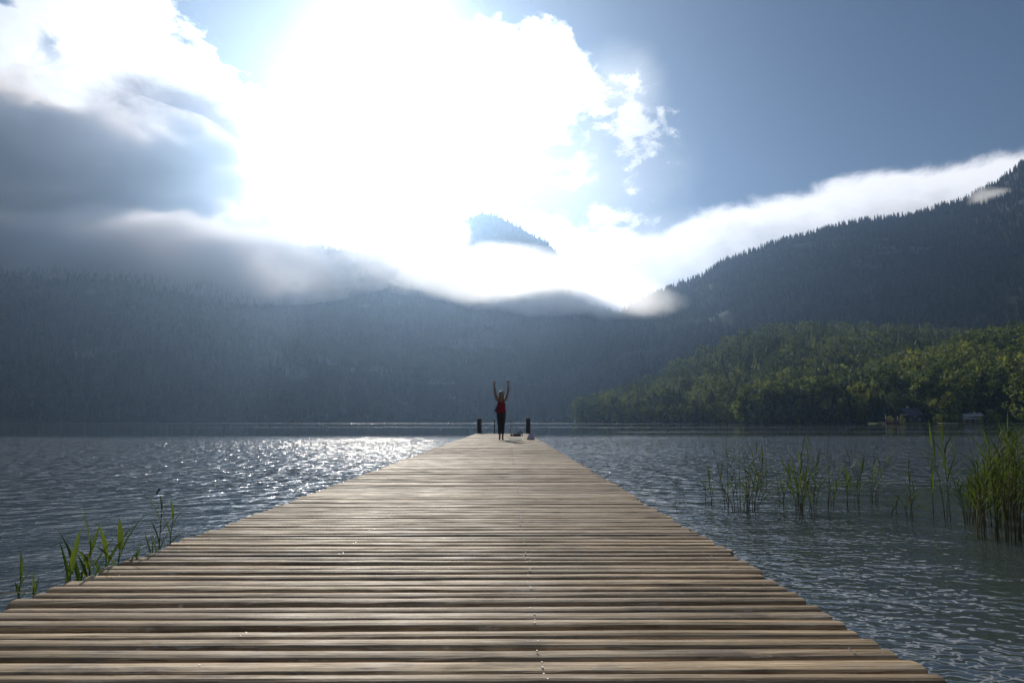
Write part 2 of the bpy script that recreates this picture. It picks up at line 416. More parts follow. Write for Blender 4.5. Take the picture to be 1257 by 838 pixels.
def ladder():
    l = tag(empty('swim_ladder', (at(617, 531, YEND).x, YEND + 0.09, DECK)), 'thin dark bathing ladder with two upright handrails at the jetty end', 'ladder')
    w = 0.43
    for sx in (-1, 1):
        MB().tube([(sx*w, -0.24, 0.012), (sx*w, -0.235, 0.55), (sx*w, -0.21, 0.68), (sx*w, -0.13, 0.755), (sx*w, -0.03, 0.755), (sx*w, 0.05, 0.68), (sx*w, 0.075, 0.5), (sx*w, 0.075, -0.9)], 0.021, 8).build('handrail', M_DMETAL, l, True)
        MB().tube([(sx*w, -0.24, 0.004), (sx*w, -0.24, 0.014)], 0.05, 10).build('foot_plate', M_DMETAL, l)
    for k in range(3):
        z = -0.12 - 0.26 * k
        MB().box(-w, w, 0.055, 0.115, z - 0.015, z + 0.015).build('rung', M_DMETAL, l)
ladder()

# ------------------------------------------------------------------ the woman at the end of the jetty
def simple(name, c, rough=0.7, spec=0.3, sc=30.0, var=0.25, trans=0.0):
    m = mat(name)
    P = X(N('ShaderNodeTexCoord').outputs['Object'])
    n = noise(P, sc, 4, 0.6)
    col = mixc(n, tuple(v * (1 - var) for v in c), tuple(min(1, v * (1 + var)) for v in c))
    sh = pbsdf(col, rough, spec, bump(n, 0.3, 0.004))
    if trans:
        t = N('ShaderNodeBsdfTranslucent'); X.link(t.inputs[0], col); sh = mixsh(trans, sh, X(t.outputs[0]))
    out(sh); return m
M_SKIN = mat('skin'); out(pbsdf((0.21, 0.12, 0.083), 0.5, 0.4, Subsurface_Weight=0.08, Subsurface_Radius=(0.02, 0.008, 0.004)))
M_HAIR = mat('blonde_hair'); out(pbsdf(mixc(noise(geo('Position'), 60, 3), (0.07, 0.048, 0.028), (0.20, 0.15, 0.09)), 0.4, 0.5, Sheen_Weight=0.6, Sheen_Roughness=0.35))
M_TOP = simple('red_jersey', (0.20, 0.016, 0.026), 0.8, 0.2, 60, 0.15, 0.15)
M_LEGG = simple('dark_leggings', (0.018, 0.018, 0.024), 0.65, 0.3, 60, 0.2)
M_CLOTH = simple('dark_cloth', (0.035, 0.038, 0.05), 0.85, 0.2, 40, 0.25)

def loft(rings, n=18, capa=True, capb=True):
    """rings: (cx, cy, z, rx, ry)"""
    vs, fs = [], []
    for cx, cy_, z, rx, ry in rings:
        for t in range(n):
            a = 2 * math.pi * t / n; vs.append((cx + rx * math.cos(a), cy_ + ry * math.sin(a), z))
    for i in range(len(rings) - 1):
        for t in range(n): fs.append((i*n+t, i*n+(t+1) % n, (i+1)*n+(t+1) % n, (i+1)*n+t))
    if capa: fs.append(tuple(range(n))[::-1])
    if capb: fs.append(tuple((len(rings)-1)*n + t for t in range(n)))
    return vs, fs
def skin_mesh(name, verts, edges, root=0, levels=2):
    me = bpy.data.meshes.new(name + '_skeleton'); me.from_pydata([v[:3] for v in verts], edges, [])
    o = bpy.data.objects.new(name + '_skeleton', me); COL.objects.link(o)
    sk = o.modifiers.new('skin', 'SKIN'); sk.use_smooth_shade = True
    if not me.skin_vertices: 
        bm = bmesh.new(); bm.from_mesh(me); bm.verts.layers.skin.verify(); bm.to_mesh(me); bm.free()
    for i, v in enumerate(verts):
        r = v[3] if isinstance(v[3], tuple) else (v[3], v[3])
        me.skin_vertices[0].data[i].radius = r; me.skin_vertices[0].data[i].use_root = (i == root)
    ss = o.modifiers.new('sub', 'SUBSURF'); ss.levels = levels; ss.render_levels = levels
    bpy.context.view_layer.update()
    dg = bpy.context.evaluated_depsgraph_get()
    r = bpy.data.meshes.new_from_object(o.evaluated_get(dg)); r.name = name
    bpy.data.objects.remove(o); bpy.data.meshes.remove(me)
    return r

def build_person():
    Y = 23.5; x = at(615.2, 540, Y).x
    p = tag(empty('person', (x, Y, DECK + 0.004)), 'woman in a red tank top and dark leggings with both arms raised', 'person')
    v, e = [], []
    def V(x, y, z, r, par=None):
        v.append((x, y, z, r)); i = len(v) - 1
        if par is not None: e.append((par, i))
        return i
    pel = V(0, 0.0, 0.90, (0.115, 0.095)); wa = V(0, 0.01, 1.04, (0.098, 0.078), pel); ch = V(0, 0.015, 1.20, (0.112, 0.088), wa)
    up = V(0, 0.005, 1.325, (0.095, 0.075), ch); nk = V(0, 0.01, 1.425, 0.046, up); hb = V(0, 0.02, 1.49, 0.058, nk)
    hd = V(0, 0.02, 1.565, (0.070, 0.084), hb); tp = V(0, 0.012, 1.625, (0.058, 0.07), hd)
    V(0, 0.098, 1.535, (0.012, 0.014), hd)                    # nose, on the side turned to the lake
    V(0, 0.085, 1.485, (0.026, 0.02), hb)                     # chin
    palms = []
    for s in (-1, 1):
        sh = V(s*0.150, 0.0, 1.375, 0.050, up)
        ua = V(s*0.188, 0.005, 1.51, 0.047, sh)
        el = V(s*(0.222 if s < 0 else 0.235), 0.0, 1.655, 0.038, ua)
        fa = V(s*(0.232 if s < 0 else 0.243), 0.02, 1.745, 0.037, el)
        wr = V(s*(0.245 if s < 0 else 0.232), 0.035, 1.875, 0.025, fa)
        pm = V(s*(0.249 if s < 0 else 0.235), 0.042, 1.935, (0.034, 0.016), wr)
        palms.append((s, Vector(v[pm][:3])))
        hp = V(s*0.070, 0.0, 0.85, 0.082, pel); kn_a = V(s*0.066, 0.005, 0.66, 0.070, hp)
        kn = V(s*0.058, 0.012, 0.47, 0.050, kn_a); ca = V(s*0.055, -0.012, 0.34, 0.051, kn)
        an = V(s*0.048, -0.01, 0.085, 0.030, ca); V(s*0.048, -0.035, 0.035, (0.028, 0.03), an)
        ft = V(s*0.054, 0.075, 0.035, (0.036, 0.026), an); V(s*0.058, 0.155, 0.022, (0.034, 0.016), ft)
    body = skin_mesh('body', v, e, pel)
    bm = bmesh.new(); bm.from_mesh(body)
    mb = MB()
    for s, c in palms:
        for k, (dx, ln, sp) in enumerate(((-0.026, 0.070, -0.10), (-0.009, 0.080, -0.03), (0.009, 0.076, 0.05), (0.025, 0.060, 0.14))):
            b0 = c + Vector((s*dx, 0.0, 0.012)); b1 = b0 + Vector((s*sp*0.03, 0.004, 0.03 + ln*0.35)); b2 = b1 + Vector((s*sp*0.035, 0.012, ln*0.38)); b3 = b2 + Vector((s*sp*0.03, 0.016, ln*0.25))
            mb.tube([b0, b1, b2, b3], [0.0095, 0.0088, 0.0078, 0.005], 8)
        b0 = c + Vector((-s*0.028, 0.002, -0.028)); b1 = b0 + Vector((-s*0.022, 0.01, 0.028)); b2 = b1 + Vector((-s*0.010, 0.012, 0.03))
        mb.tube([b0, b1, b2], [0.012, 0.010, 0.006], 8)
    # ears
    for s in (-1, 1): mb.tube([(s*0.078, 0.01, 1.53), (s*0.086, 0.0, 1.55), (s*0.08, 0.0, 1.575)], [0.008, 0.011, 0.006], 6)
    t = mb.mesh('fingers', True); bm.from_mesh(t); bm.to_mesh(body); bm.free(); bpy.data.meshes.remove(t)
    body.polygons.foreach_set('use_smooth', [True] * len(body.polygons))
    link('body', body, M_SKIN, p)
    # tank top: hem loose at the hips, racer back with two straps
    vs, fs = loft([(0, 0, 0.935, 0.178, 0.135), (0, 0, 0.955, 0.172, 0.130), (0, 0.005, 1.03, 0.148, 0.112), (0, 0.012, 1.10, 0.140, 0.108), (0, 0.018, 1.20, 0.146, 0.116),
                   (0, 0.014, 1.25, 0.136, 0.110), (0, 0.010, 1.28, 0.118, 0.100), (0, 0.008, 1.30, 0.100, 0.093)], 24, False, False)
    for i, (a, b, c) in enumerate(vs):
        if c < 1.0: vs[i] = (a * (1 + 0.05 * math.sin(i * 1.9)), b * (1 + 0.06 * math.sin(i * 1.3)), c + 0.008 * math.sin(i * 2.3))
    top = MB().add(vs, fs)
    for s in (-1, 1):
        top.tube([(s*0.055, -0.085, 1.31), (s*0.075, -0.070, 1.375), (s*0.082, -0.02, 1.425), (s*0.08, 0.04, 1.415), (s*0.07, 0.09, 1.32)], 0.019, 8)
    top.build('tank_top', M_TOP, p, True)
    lg = MB().add(*loft([(0, 0, 1.00, 0.128, 0.104), (0, 0, 0.94, 0.152, 0.122), (0, -0.006, 0.86, 0.160, 0.132), (0, -0.004, 0.80, 0.152, 0.115), (0, 0, 0.765, 0.142, 0.09)], 22, False, False))
    for s in (-1, 1):
        lg.add(*loft([(s*0.072, -0.002, 0.84, 0.083, 0.112), (s*0.070, 0.0, 0.74, 0.082, 0.092), (s*0.066, 0.005, 0.62, 0.075, 0.082), (s*0.058, 0.012, 0.48, 0.060, 0.064), (s*0.056, -0.006, 0.38, 0.058, 0.062), (s*0.054, -0.012, 0.29, 0.054, 0.058), (s*0.051, -0.012, 0.215, 0.046, 0.05)], 16, False, False))
    lg.build('leggings', M_LEGG, p, True)
    # shoulder-length hair
    vs, fs = loft([(0, 0.0, 1.684, 0.022, 0.028), (0, 0.0, 1.675, 0.055, 0.062), (0, -0.004, 1.650, 0.080, 0.088), (0, -0.008, 1.60, 0.088, 0.094), (0, -0.022, 1.55, 0.089, 0.084),
                   (0, -0.034, 1.49, 0.092, 0.070), (0, -0.046, 1.44, 0.092, 0.050), (0, -0.054, 1.405, 0.082, 0.034), (0, -0.058, 1.385, 0.062, 0.02)], 28)
    for i, (a, b, c) in enumerate(vs):
        q = 1 + 0.045 * math.sin((i % 28) * 2.4) + rng.normal(0, 0.012); vs[i] = (a * q, b * q + (0 if c > 1.5 else 0), c + (rng.normal(0, 0.008) if c < 1.45 else 0))
    MB().add(vs, fs).build('hair', M_HAIR, p, True)
    # dark flap of cloth hanging at the left hip
    fl = MB()
    rows = [(1.165, -0.142, -0.158), (1.12, -0.135, -0.185), (1.06, -0.140, -0.212), (1.00, -0.150, -0.238), (0.968, -0.150, -0.225)]
    vs = []; fs = []
    for z, xa, xb in rows:
        for q in range(5):
            xx = xa + (xb - xa) * q / 4; vs.append((xx, -0.03 + 0.014 * math.sin(q * 1.7 + z * 20), z))
    vs += [(a, b + 0.008, c) for a, b, c in vs]
    nv = 25
    for r in range(4):
        for q in range(4):
            a = r * 5 + q; fs += [(a, a + 1, a + 6, a + 5), (a + nv + 5, a + nv + 6, a + nv + 1, a + nv)]
    per = [0, 1, 2, 3, 4, 9, 14, 19, 24, 23, 22, 21, 20, 15, 10, 5]
    for a, b in zip(per, per[1:] + per[:1]): fs.append((a, a + nv, b + nv, b))
    fl.add(vs, fs).build('jacket_flap', M_CLOTH, p, True)
build_person()

# ------------------------------------------------------------------ things lying on the boards
M_CREAM = simple('cream_terry', (0.72, 0.68, 0.56), 0.9, 0.1, 120, 0.08)
M_SAGE = simple('sage_terry', (0.30, 0.36, 0.31), 0.9, 0.1, 120, 0.1)
def towel():
    t = tag(empty('towel', (0.235, 22.75, DECK + 0.009)), 'cream towel with a grey green middle spread beside the woman', 'towel')
    def sheet(x0, x1, y0, y1, z, nx=14, ny=20, th=0.012):
        vs, fs = [], []
        for k in (0, 1):
            for j in range(ny + 1):
                for i in range(nx + 1):
                    xx = x0 + (x1 - x0) * i / nx; yy = y0 + (y1 - y0) * j / ny
                    vs.append((xx + 0.006 * math.sin(yy * 9), yy, z + (th if k else 0) + (0.004 * math.sin(xx * 17 + yy * 5) + 0.004 * math.sin(yy * 11)) ))
        n1 = (nx + 1); q = n1 * (ny + 1)
        for j in range(ny):
            for i in range(nx):
                a = j * n1 + i; fs += [(q + a, q + a + 1, q + a + n1 + 1, q + a + n1), (a, a + n1, a + n1 + 1, a + 1)]
        bd = [i for i in range(nx)] + [nx + j * n1 for j in range(ny)] + [q - 1 - i for i in range(nx)] + [(ny - j) * n1 for j in range(ny)]
        for a, b in zip(bd, bd[1:] + bd[:1]): fs.append((a, b, b + q, a + q))
        return vs, fs
    MB().add(*sheet(-0.30, 0.30, 0, 2.1, 0.0)).build('border', M_CREAM, t, True)
    MB().add(*sheet(-0.215, 0.235, 0.55, 2.02, 0.0145, th=0.003)).build('centre_field', M_SAGE, t, True)
towel()
M_BAG = simple('plum_canvas', (0.085, 0.055, 0.105), 0.75, 0.3, 40, 0.3)
M_BAG2 = simple('blue_canvas', (0.06, 0.07, 0.17), 0.75, 0.3, 40, 0.2)
M_STRAP = simple('dark_strap', (0.016, 0.022, 0.022), 0.6, 0.4, 40, 0.2)
def bag():
    b = tag(empty('holdall', (at(636, 535, 29.7).x, 29.7, DECK + 0.004)), 'small plum and blue holdall with a dark carrying strap on the boards', 'bag')
    vs, fs = [], []; n = 18; st = 10
    for i in range(st + 1):
        xx = -0.20 + 0.33 * i / st; k = 0.93 + 0.07 * math.sin(math.pi * i / st); k *= 0.72 if i in (0, st) else 1
        for t in range(n):
            a = 2 * math.pi * t / n; c, s_ = math.cos(a), math.sin(a)
            sq = (abs(c) ** 0.55) * (1 if c > 0 else -1), (abs(s_) ** 0.55) * (1 if s_ > 0 else -1)
            vs.append((xx, 0.115 * sq[0] * k, max(0.0, 0.066 + 0.066 * sq[1] * k + 0.006 * math.sin(i * 2 + t))))
    for i in range(st):
        for t in range(n): fs.append((i*n+t, i*n+(t+1) % n, (i+1)*n+(t+1) % n, (i+1)*n+t))
    fs += [tuple(range(n))[::-1], tuple(st*n + t for t in range(n))]
    MB().add(vs, fs).build('body', M_BAG, b, True)
    MB().box(-0.13, 0.09, -0.128, -0.112, 0.012, 0.075).build('front_pocket', M_BAG2, b)
    MB().tube([(-0.01, -0.02, 0.135), (0.02, -0.03, 0.195), (0.07, -0.04, 0.222), (0.13, -0.05, 0.212), (0.165, -0.06, 0.15), (0.175, -0.09, 0.07), (0.185, -0.11, 0.016)], [0.017, 0.02, 0.022, 0.024, 0.022, 0.02, 0.016], 8).build('strap', M_STRAP, b, True)
bag()
def bundle():
    b = tag(empty('cloth_bag', (at(651.7, 539, 24.4).x, 24.4, DECK + 0.004)), 'pale lavender cloth bag slumped into a cone by the right edge of the jetty', 'bag')
    M_LAV = simple('lavender_cloth', (0.46, 0.46, 0.60), 0.8, 0.2, 25, 0.12, 0.12)
    vs, fs = [], []; n = 26; zs = [0.022, 0.04, 0.075, 0.12, 0.165, 0.205, 0.235, 0.255]; rs = [0.128, 0.138, 0.132, 0.112, 0.086, 0.055, 0.028, 0.012]
    for i, (z, r) in enumerate(zip(zs, rs)):
        for t in range(n):
            a = 2 * math.pi * t / n; q = r * (1 + 0.05 * math.sin(a * 5 + i * .4) + 0.03 * math.sin(a * 9))
            vs.append((q * math.cos(a) + 0.018 * (z / 0.25) ** 2, q * math.sin(a), z + 0.006 * math.sin(a * 4)))
    for i in range(len(zs) - 1):
        for t in range(n): fs.append((i*n+t, i*n+(t+1) % n, (i+1)*n+(t+1) % n, (i+1)*n+t))
    fs += [tuple((len(zs)-1)*n + t for t in range(n))]
    MB().add(vs, fs).build('cloth', M_LAV, b, True)
    MB().add(*loft([(0, 0, 0, 0.128, 0.125), (0, 0, 0.012, 0.134, 0.13), (0, 0, 0.036, 0.131, 0.127)], 24)).build('base', M_STRAP, b, True)
bundle()
def shoe(dx, rz):
    b = tag(empty('shoe', (at(629.3, 534.6, 30.4).x + dx, 30.4, DECK + 0.004), rz), 'one of two small dark shoes left beside the plum holdall', 'shoe', 'shoes beside the holdall')
    MB().add(*loft([(0, 0, 0, 0.042, 0.13), (0, 0, 0.018, 0.045, 0.134)], 16)).build('sole', M_STRAP, b, True)
    vs, fs = loft([(0, 0, 0.019, 0.041, 0.128), (0, -0.005, 0.045, 0.040, 0.115), (0, -0.03, 0.075, 0.036, 0.082), (0, -0.042, 0.095, 0.032, 0.066), (0, -0.042, 0.07, 0.026, 0.056)], 16, False, True)
    MB().add(vs, fs).build('upper', simple('brown_upper', (0.07, 0.055, 0.035), 0.7, 0.3, 40, 0.2), b, True)
shoe(-0.06, 0.3); shoe(0.05, -0.25)

# ------------------------------------------------------------------ reeds
def leaf_mat(name, a, b, tr=0.45):
    m = mat(name); ri = geo('Random Per Island')
    n = noise(geo('Position'), 3.0, 2)
    c = mixc((ri * 0.7 + n * 0.3).min(1.0), a, b)
    t = N('ShaderNodeBsdfTranslucent'); X.link(t.inputs[0], mixc(0.5, c, (0.12, 0.18, 0.02)))
    out(mixsh(tr, pbsdf(c, 0.6, 0.12), X(t.outputs[0]))); return m
M_REED = leaf_mat('reed_leaf', (0.032, 0.056, 0.012), (0.135, 0.185, 0.034), 0.45)
M_STEM = leaf_mat('reed_stem', (0.05, 0.055, 0.022), (0.12, 0.11, 0.05), 0.15)
M_DRY = leaf_mat('dry_reed', (0.10, 0.085, 0.05), (0.20, 0.16, 0.09), 0.2)
def blade(mb, p, d, length, width, droop, r):
    """one long tapering leaf from p along direction d, folded along its midrib, drooping"""
    d = d.normalized(); side = d.cross(Vector((0, 0, 1)))
    side = side.normalized() if side.length > 1e-3 else Vector((1, 0, 0))
    up = side.cross(d); vs = []; fs = []; n = 6; q = p.copy(); dd = d.copy()
    for i in range(n + 1):
        t = i / n; w = width * (0.55 + 0.9 * t if t < 0.35 else 0.865 * (1 - (t - 0.35) / 0.65) ** 0.8 + 0.0) * 0.5
        vs += [q - side * w + up * w * 0.35, q, q + side * w + up * w * 0.35]
        dd = (dd + Vector((0, 0, -droop / n))).normalized(); q = q + dd * (length / n); up = side.cross(dd)
    for i in range(n):
        a = i * 3; fs += [(a, a+1, a+4, a+3), (a+1, a+2, a+5, a+4)]
    mb.add(vs, fs)
def shoot(sm, lm, base, h, lean, seed, nleaf=7, leaf=0.26, bend=0.0, first=0.25, w=0.016, steep=1.0):
    """one reed: base point, height, lean vector (xy), leaves alternate up the stem"""
    r = random.Random(seed); pts = []; n = 7
    L = Vector((lean[0], lean[1], 0))
    for i in range(n + 1):
        t = i / n
        pts.append(Vector(base) + Vector((0, 0, -0.25)) * (1 if i == 0 else 0) + Vector((0, 0, h * (t - bend * t * t * 0.5))) + L * (t + bend * t * t) * h)
    sm.tube(pts, [0.0048 - 0.0032 * i / n for i in range(n + 1)], 5)
    ph = r.random() * 6.28
    for k in range(nleaf):
        t = first + (1 - first) * (k + r.random() * 0.6) / nleaf; t = min(t, 0.985)
        f = t * n; i = min(int(f), n - 1); p = pts[i].lerp(pts[i+1], f - i); ax = (pts[i+1] - pts[i]).normalized()
        a = ph + k * math.pi + r.uniform(-0.6, 0.6); o = Vector((math.cos(a), math.sin(a), 0))
        rise = (r.uniform(0.9, 2.6) if t < 0.9 else r.uniform(2.0, 5.0)) * steep
        blade(lm, p, ax * rise + o, leaf * r.uniform(0.65, 1.2) * (1.0 if t < 0.85 else 0.8), w * r.uniform(0.7, 1.25), r.uniform(0.3, 1.5), r)
_rid = [100]
def reeds(base, specs, label, group, spread=0.06, **kw):
    """a clump: specs = (dx, dy, height, leanx, leany[, bend[, nleaf]])"""
    b = tag(empty('reed_clump', (base[0], base[1], 0)), label, 'reeds', group)
    sm, lm = MB(), MB()
    for s_ in specs:
        _rid[0] += 1; s_ = tuple(s_) + (0.0, 7)[len(s_) - 5:] if len(s_) < 7 else s_
        shoot(sm, lm, (s_[0], s_[1], 0), s_[2], (s_[3], s_[4]), _rid[0], bend=s_[5], nleaf=s_[6], **kw)
    sm.build('stem', M_STEM, b, True)
    if len(specs) > 5:
        dm = MB(); r = random.Random(_rid[0])
        for q in range(len(specs) // 3 + 1):
            s_ = specs[q * 2 % len(specs)]; shoot(dm, dm, (s_[0] + r.uniform(-.05, .05), s_[1] + r.uniform(-.08, .08), 0), s_[2] * r.uniform(0.5, 0.95), (s_[3] + r.gauss(0, .18), r.gauss(0, .1)), _rid[0] * 13 + q, bend=r.choice((0, .1, .5)), nleaf=r.randint(0, 3), leaf=kw.get('leaf', .2) * .7, w=0.010)
        dm.build('dead_stalk', M_DRY, b, True)
    if lm.f: lm.build('foliage', M_REED, b, True)
    return b
GL = 'reeds growing along the left side of the jetty'; GR = 'reeds standing in the water right of the jetty'
reeds((-1.80, 3.62), [(0, 0, 0.66, 0.01, 0.0, 0.0, 7), (0.02, 0.02, 0.62, 0.06, 0.0, 0.05, 6), (-0.015, 0.0, 0.50, -0.03, 0.0, 0.0, 3)], 'small green reed of two shoots, the farthest left of the jetty edge', GL, leaf=0.17, w=0.021, first=0.55, steep=1.6)
reeds((-1.84, 3.12), [(-0.09, 0, 0.48, 0.0, 0, 0.0, 6), (-0.07, .03, 0.42, 0.03, 0, 0.0, 5), (0.0, 0, 0.56, -0.02, 0, 0, 7), (0.02, .05, 0.50, 0.03, 0, 0.0, 6), (0.05, .08, 0.54, 0.05, 0, .0, 6), (0.07, .14, 0.42, 0.10, 0, .1, 5)],
      'bushy clump of bright green reed blades at the left jetty edge', GL, leaf=0.22, w=0.027, first=0.45, steep=1.8)
reeds((-1.90, 2.74), [(0.0, 0, 0.50, 0.03, 0, 0, 4), (0.04, .03, 0.44, 0.02, 0, 0, 3)], 'pair of thin upright reed blades between the bushy clump and the frame edge', GL, leaf=0.12, w=0.012, first=0.75, steep=2)
reeds((-1.88, 2.54), [(0.0, 0, 0.48, 0.01, 0, 0, 3), (0.02, .02, 0.50, 0.02, 0, 0, 2)], 'sparse reed tip nearest the camera at the left jetty edge', GL, leaf=0.10, w=0.011, first=0.8, steep=2)
def fallen_leaf():
    mb = MB(); blade(mb, Vector((0, 0, 0)), Vector((0.75, 0.50, 0.14)), 0.24, 0.016, 0.35, random); blade(mb, Vector((0.02, 0.0, 0.002)), Vector((0.5, 0.22, 0.04)), 0.2, 0.012, 0.1, random)
    o = mb.build('bent_reed_blade', M_DRY, None, True); o.location = (-1.95, 2.55, DECK + 0.0); tag(o, 'yellowish bent reed blade leaning over the left edge boards', 'reed', GL)
fallen_leaf()

def rclump(px, py, tops, label, rnd=0, **kw):
    """tops: (px, py[, bend[, nleaf[, dbx]]]) picture positions of the tips, turned into real heights and leans"""
    b = on(px, py); sp = []
    for k, t in enumerate(tops):
        t = tuple(t) + (0.0, 7, 0.0)[len(t) - 2:]
        rr = random.Random(px * 31 + k); dy = rr.uniform(-0.15, 0.2); dx = t[4] * b.y / FPX + rr.uniform(-0.02, 0.02)
        tip = at(t[0], t[1], b.y + dy); h = max(0.1, tip.z) / (1 - t[2] * 0.5)
        lx = (tip.x - b.x - dx) / h / (1 + t[2]); sp.append((dx, dy, h, lx, rr.uniform(-0.05, 0.05), t[2], t[3]))
    return reeds((b.x, b.y), sp, label, GR, **kw)
rclump(872, 618, [(869, 578, 0, 8), (878, 590, 0, 5, 5), (865, 586, .2, 4, -3)], 'short bushy reed shoot at the left end of the reeds', leaf=0.26)
rclump(897, 622, [(890, 506, .05, 0, 0), (873, 540, .1, 2, -4)], 'tall bare reed stalk rising highest above the water', leaf=0.12)
rclump(908, 626, [(906, 550, 0, 9), (913, 556, .1, 7, 6), (894, 560, .1, 6, -8), (900, 575, 0, 5, -5), (919, 565, .2, 6, 10), (884, 585, .1, 5, -14)], 'leafy reed clump with a pointed top just right of the bare stalk', leaf=0.34, w=0.018)
rclump(922, 628, [(930, 553, .3, 10), (940, 575, .7, 9, 4), (946, 590, 1.0, 9, 8), (936, 566, .4, 8, 2), (955, 612, 1.35, 8, 9), (926, 590, .1, 6, -3)], 'reed clump bowing to the right until its leaves touch the water', leaf=0.36, w=0.018)
rclump(960, 622, [(962, 572, 0, 7), (952, 580, .2, 5, -4), (969, 590, .3, 6, 5)], 'thin low reed clump between the bowed and the tall clumps', leaf=0.28)
rclump(988, 630, [(994, 545, 0, 9, 0), (985, 548, .1, 8, -6), (1003, 560, .2, 8, 6), (975, 566, .2, 8, -12), (968, 580, .4, 6, -16), (1012, 575, .3, 7, 12), (991, 585, 0, 6, -2), (980, 596, 0, 5, -9), (1006, 596, .1, 5, 9), (998, 570, 0, 7, 3)], 'largest reed clump in the middle with tall pointed blades', leaf=0.34, w=0.019)
rclump(1022, 624, [(1025, 560, 0, 6), (1018, 585, .1, 6, -3), (1034, 576, .3, 7, 4), (1029, 592, .2, 5, 6)], 'slender reed clump right of the largest middle clump', leaf=0.28)
rclump(1046, 622, [(1042, 560, 0, 5), (1054, 572, .5, 8, 3), (1062, 574, .7, 8, 5), (1040, 588, .3, 7, -5), (1058, 592, .9, 7, 7)], 'reed clump with several tops bent over to the right', leaf=0.32)
rclump(1070, 618, [(1085, 562, .4, 5), (1073, 570, .1, 5, -2), (1092, 558, .6, 6, 5), (1080, 590, .2, 4, 3)], 'sparse leaning reed clump before the gap in the reeds', leaf=0.26)
rclump(1112, 634, [(1114, 575, 0, 6), (1103, 612, .8, 6, -3), (1128, 608, .9, 7, 4), (1133, 622, 1.2, 5, 6), (1098, 624, 1.1, 4, -4)], 'low tangled reed clump lying flat on the water in the gap', leaf=0.30)
rclump(1160, 636, [(1158, 536, .15, 9), (1142, 546, .5, 8, -2), (1150, 570, .6, 8, -4), (1172, 560, .2, 6, 5)], 'tall reed clump with a plume leaning left beside the dense stand', leaf=0.42, w=0.02)
rclump(845, 612, [(806, 575, .3, 6)], 'single reed stalk leaning far left toward the jetty', leaf=0.13, w=0.011)
rclump(833, 628, [(836, 619, .4, 6)], 'tiny tuft of reed leaves on the water near the jetty', leaf=0.08)
rclump(935, 600, [(936, 548, 0, 3), (939, 544, 0, 3, 3)], 'thin far reed stalk with a small seed head', leaf=0.10)
rclump(1018, 596, [(1016, 532, 0, 3), (1021, 550, 0, 2, 4)], 'faint thin reed stalk standing behind the middle clumps', leaf=0.12)
dn = ['outermost left clump of the dense reed stand', 'second clump from the left in the dense reed stand', 'clump with bright tips near the middle of the dense reed stand', 'tallest clump of the dense reed stand',
      'clump in the front of the dense reed stand', 'dark clump at the back of the dense reed stand', 'right clump of the dense reed stand at the frame edge', 'clump cut by the right frame edge in front of the stand']
for k, (px, py) in enumerate(((1187, 640), (1203, 630), (1217, 644), (1232, 634), (1226, 662), (1243, 616), (1252, 640), (1262, 668))):
    rr = random.Random(k * 7 + 3); tops = []
    for q in range(11 if k > 1 else 7):
        dx = rr.uniform(-17, 17); lean = rr.gauss(0, 7)
        ty = rr.uniform(530, 600) - (12 if k in (3, 6) else 0) + (20 if k < 2 else 0)
        tops.append((px + dx + lean, ty, rr.choice((0, .1, .2, .4, .6)), rr.randint(6, 10), dx))
    rclump(px, py, tops, dn[k], leaf=0.34, w=0.017)
# a dead reed tip sticking out of the water on the left
def snag():
    b = on(194, 604.5); mb = MB()
    mb.tube([(-0.03, 0, -0.2), (-0.012, 0, 0.005), (0.0, 0, 0.03), (0.018, 0, 0.052), (0.020, 0, 0.066)], [0.010, 0.011, 0.017, 0.015, 0.004], 7)
    mb.tube([(-0.012, 0, 0.008), (-0.034, 0.0, 0.022), (-0.045, 0, 0.024)], [0.009, 0.008, 0.003], 6)
    o = mb.build('snag', M_STRAP, None, True); o.location = b; tag(o, 'small dark snag poking out of the glittering water on the left', 'snag')
snag()

# ------------------------------------------------------------------ mountains and wooded hills
def ground_mat(name, a, b, rock=0.0):
    m = mat(name); P = geo('Position')
    n = noise(P, 0.02, 6, 0.6); n2 = noise(P, 0.12, 4, 0.6)
    c = mixc(smooth(n * 0.6 + n2 * 0.4, 0.35, 0.65), a, b)
    if rock:
        rk = smooth(noise(vmath('MULTIPLY', P, (1.0, 1.0, 2.2)), 0.0042, 5, 0.6), 0.60, 0.68)
        c = mixc(rk * rock, c, (0.16, 0.16, 0.155))
    out(pbsdf(c, 0.9, 0.1)); return m
M_FLOOR = ground_mat('forest_floor', (0.018, 0.026, 0.012), (0.032, 0.040, 0.018))
M_MTN = ground_mat('mountain_ground', (0.030, 0.042, 0.030), (0.055, 0.066, 0.044), 0.7)

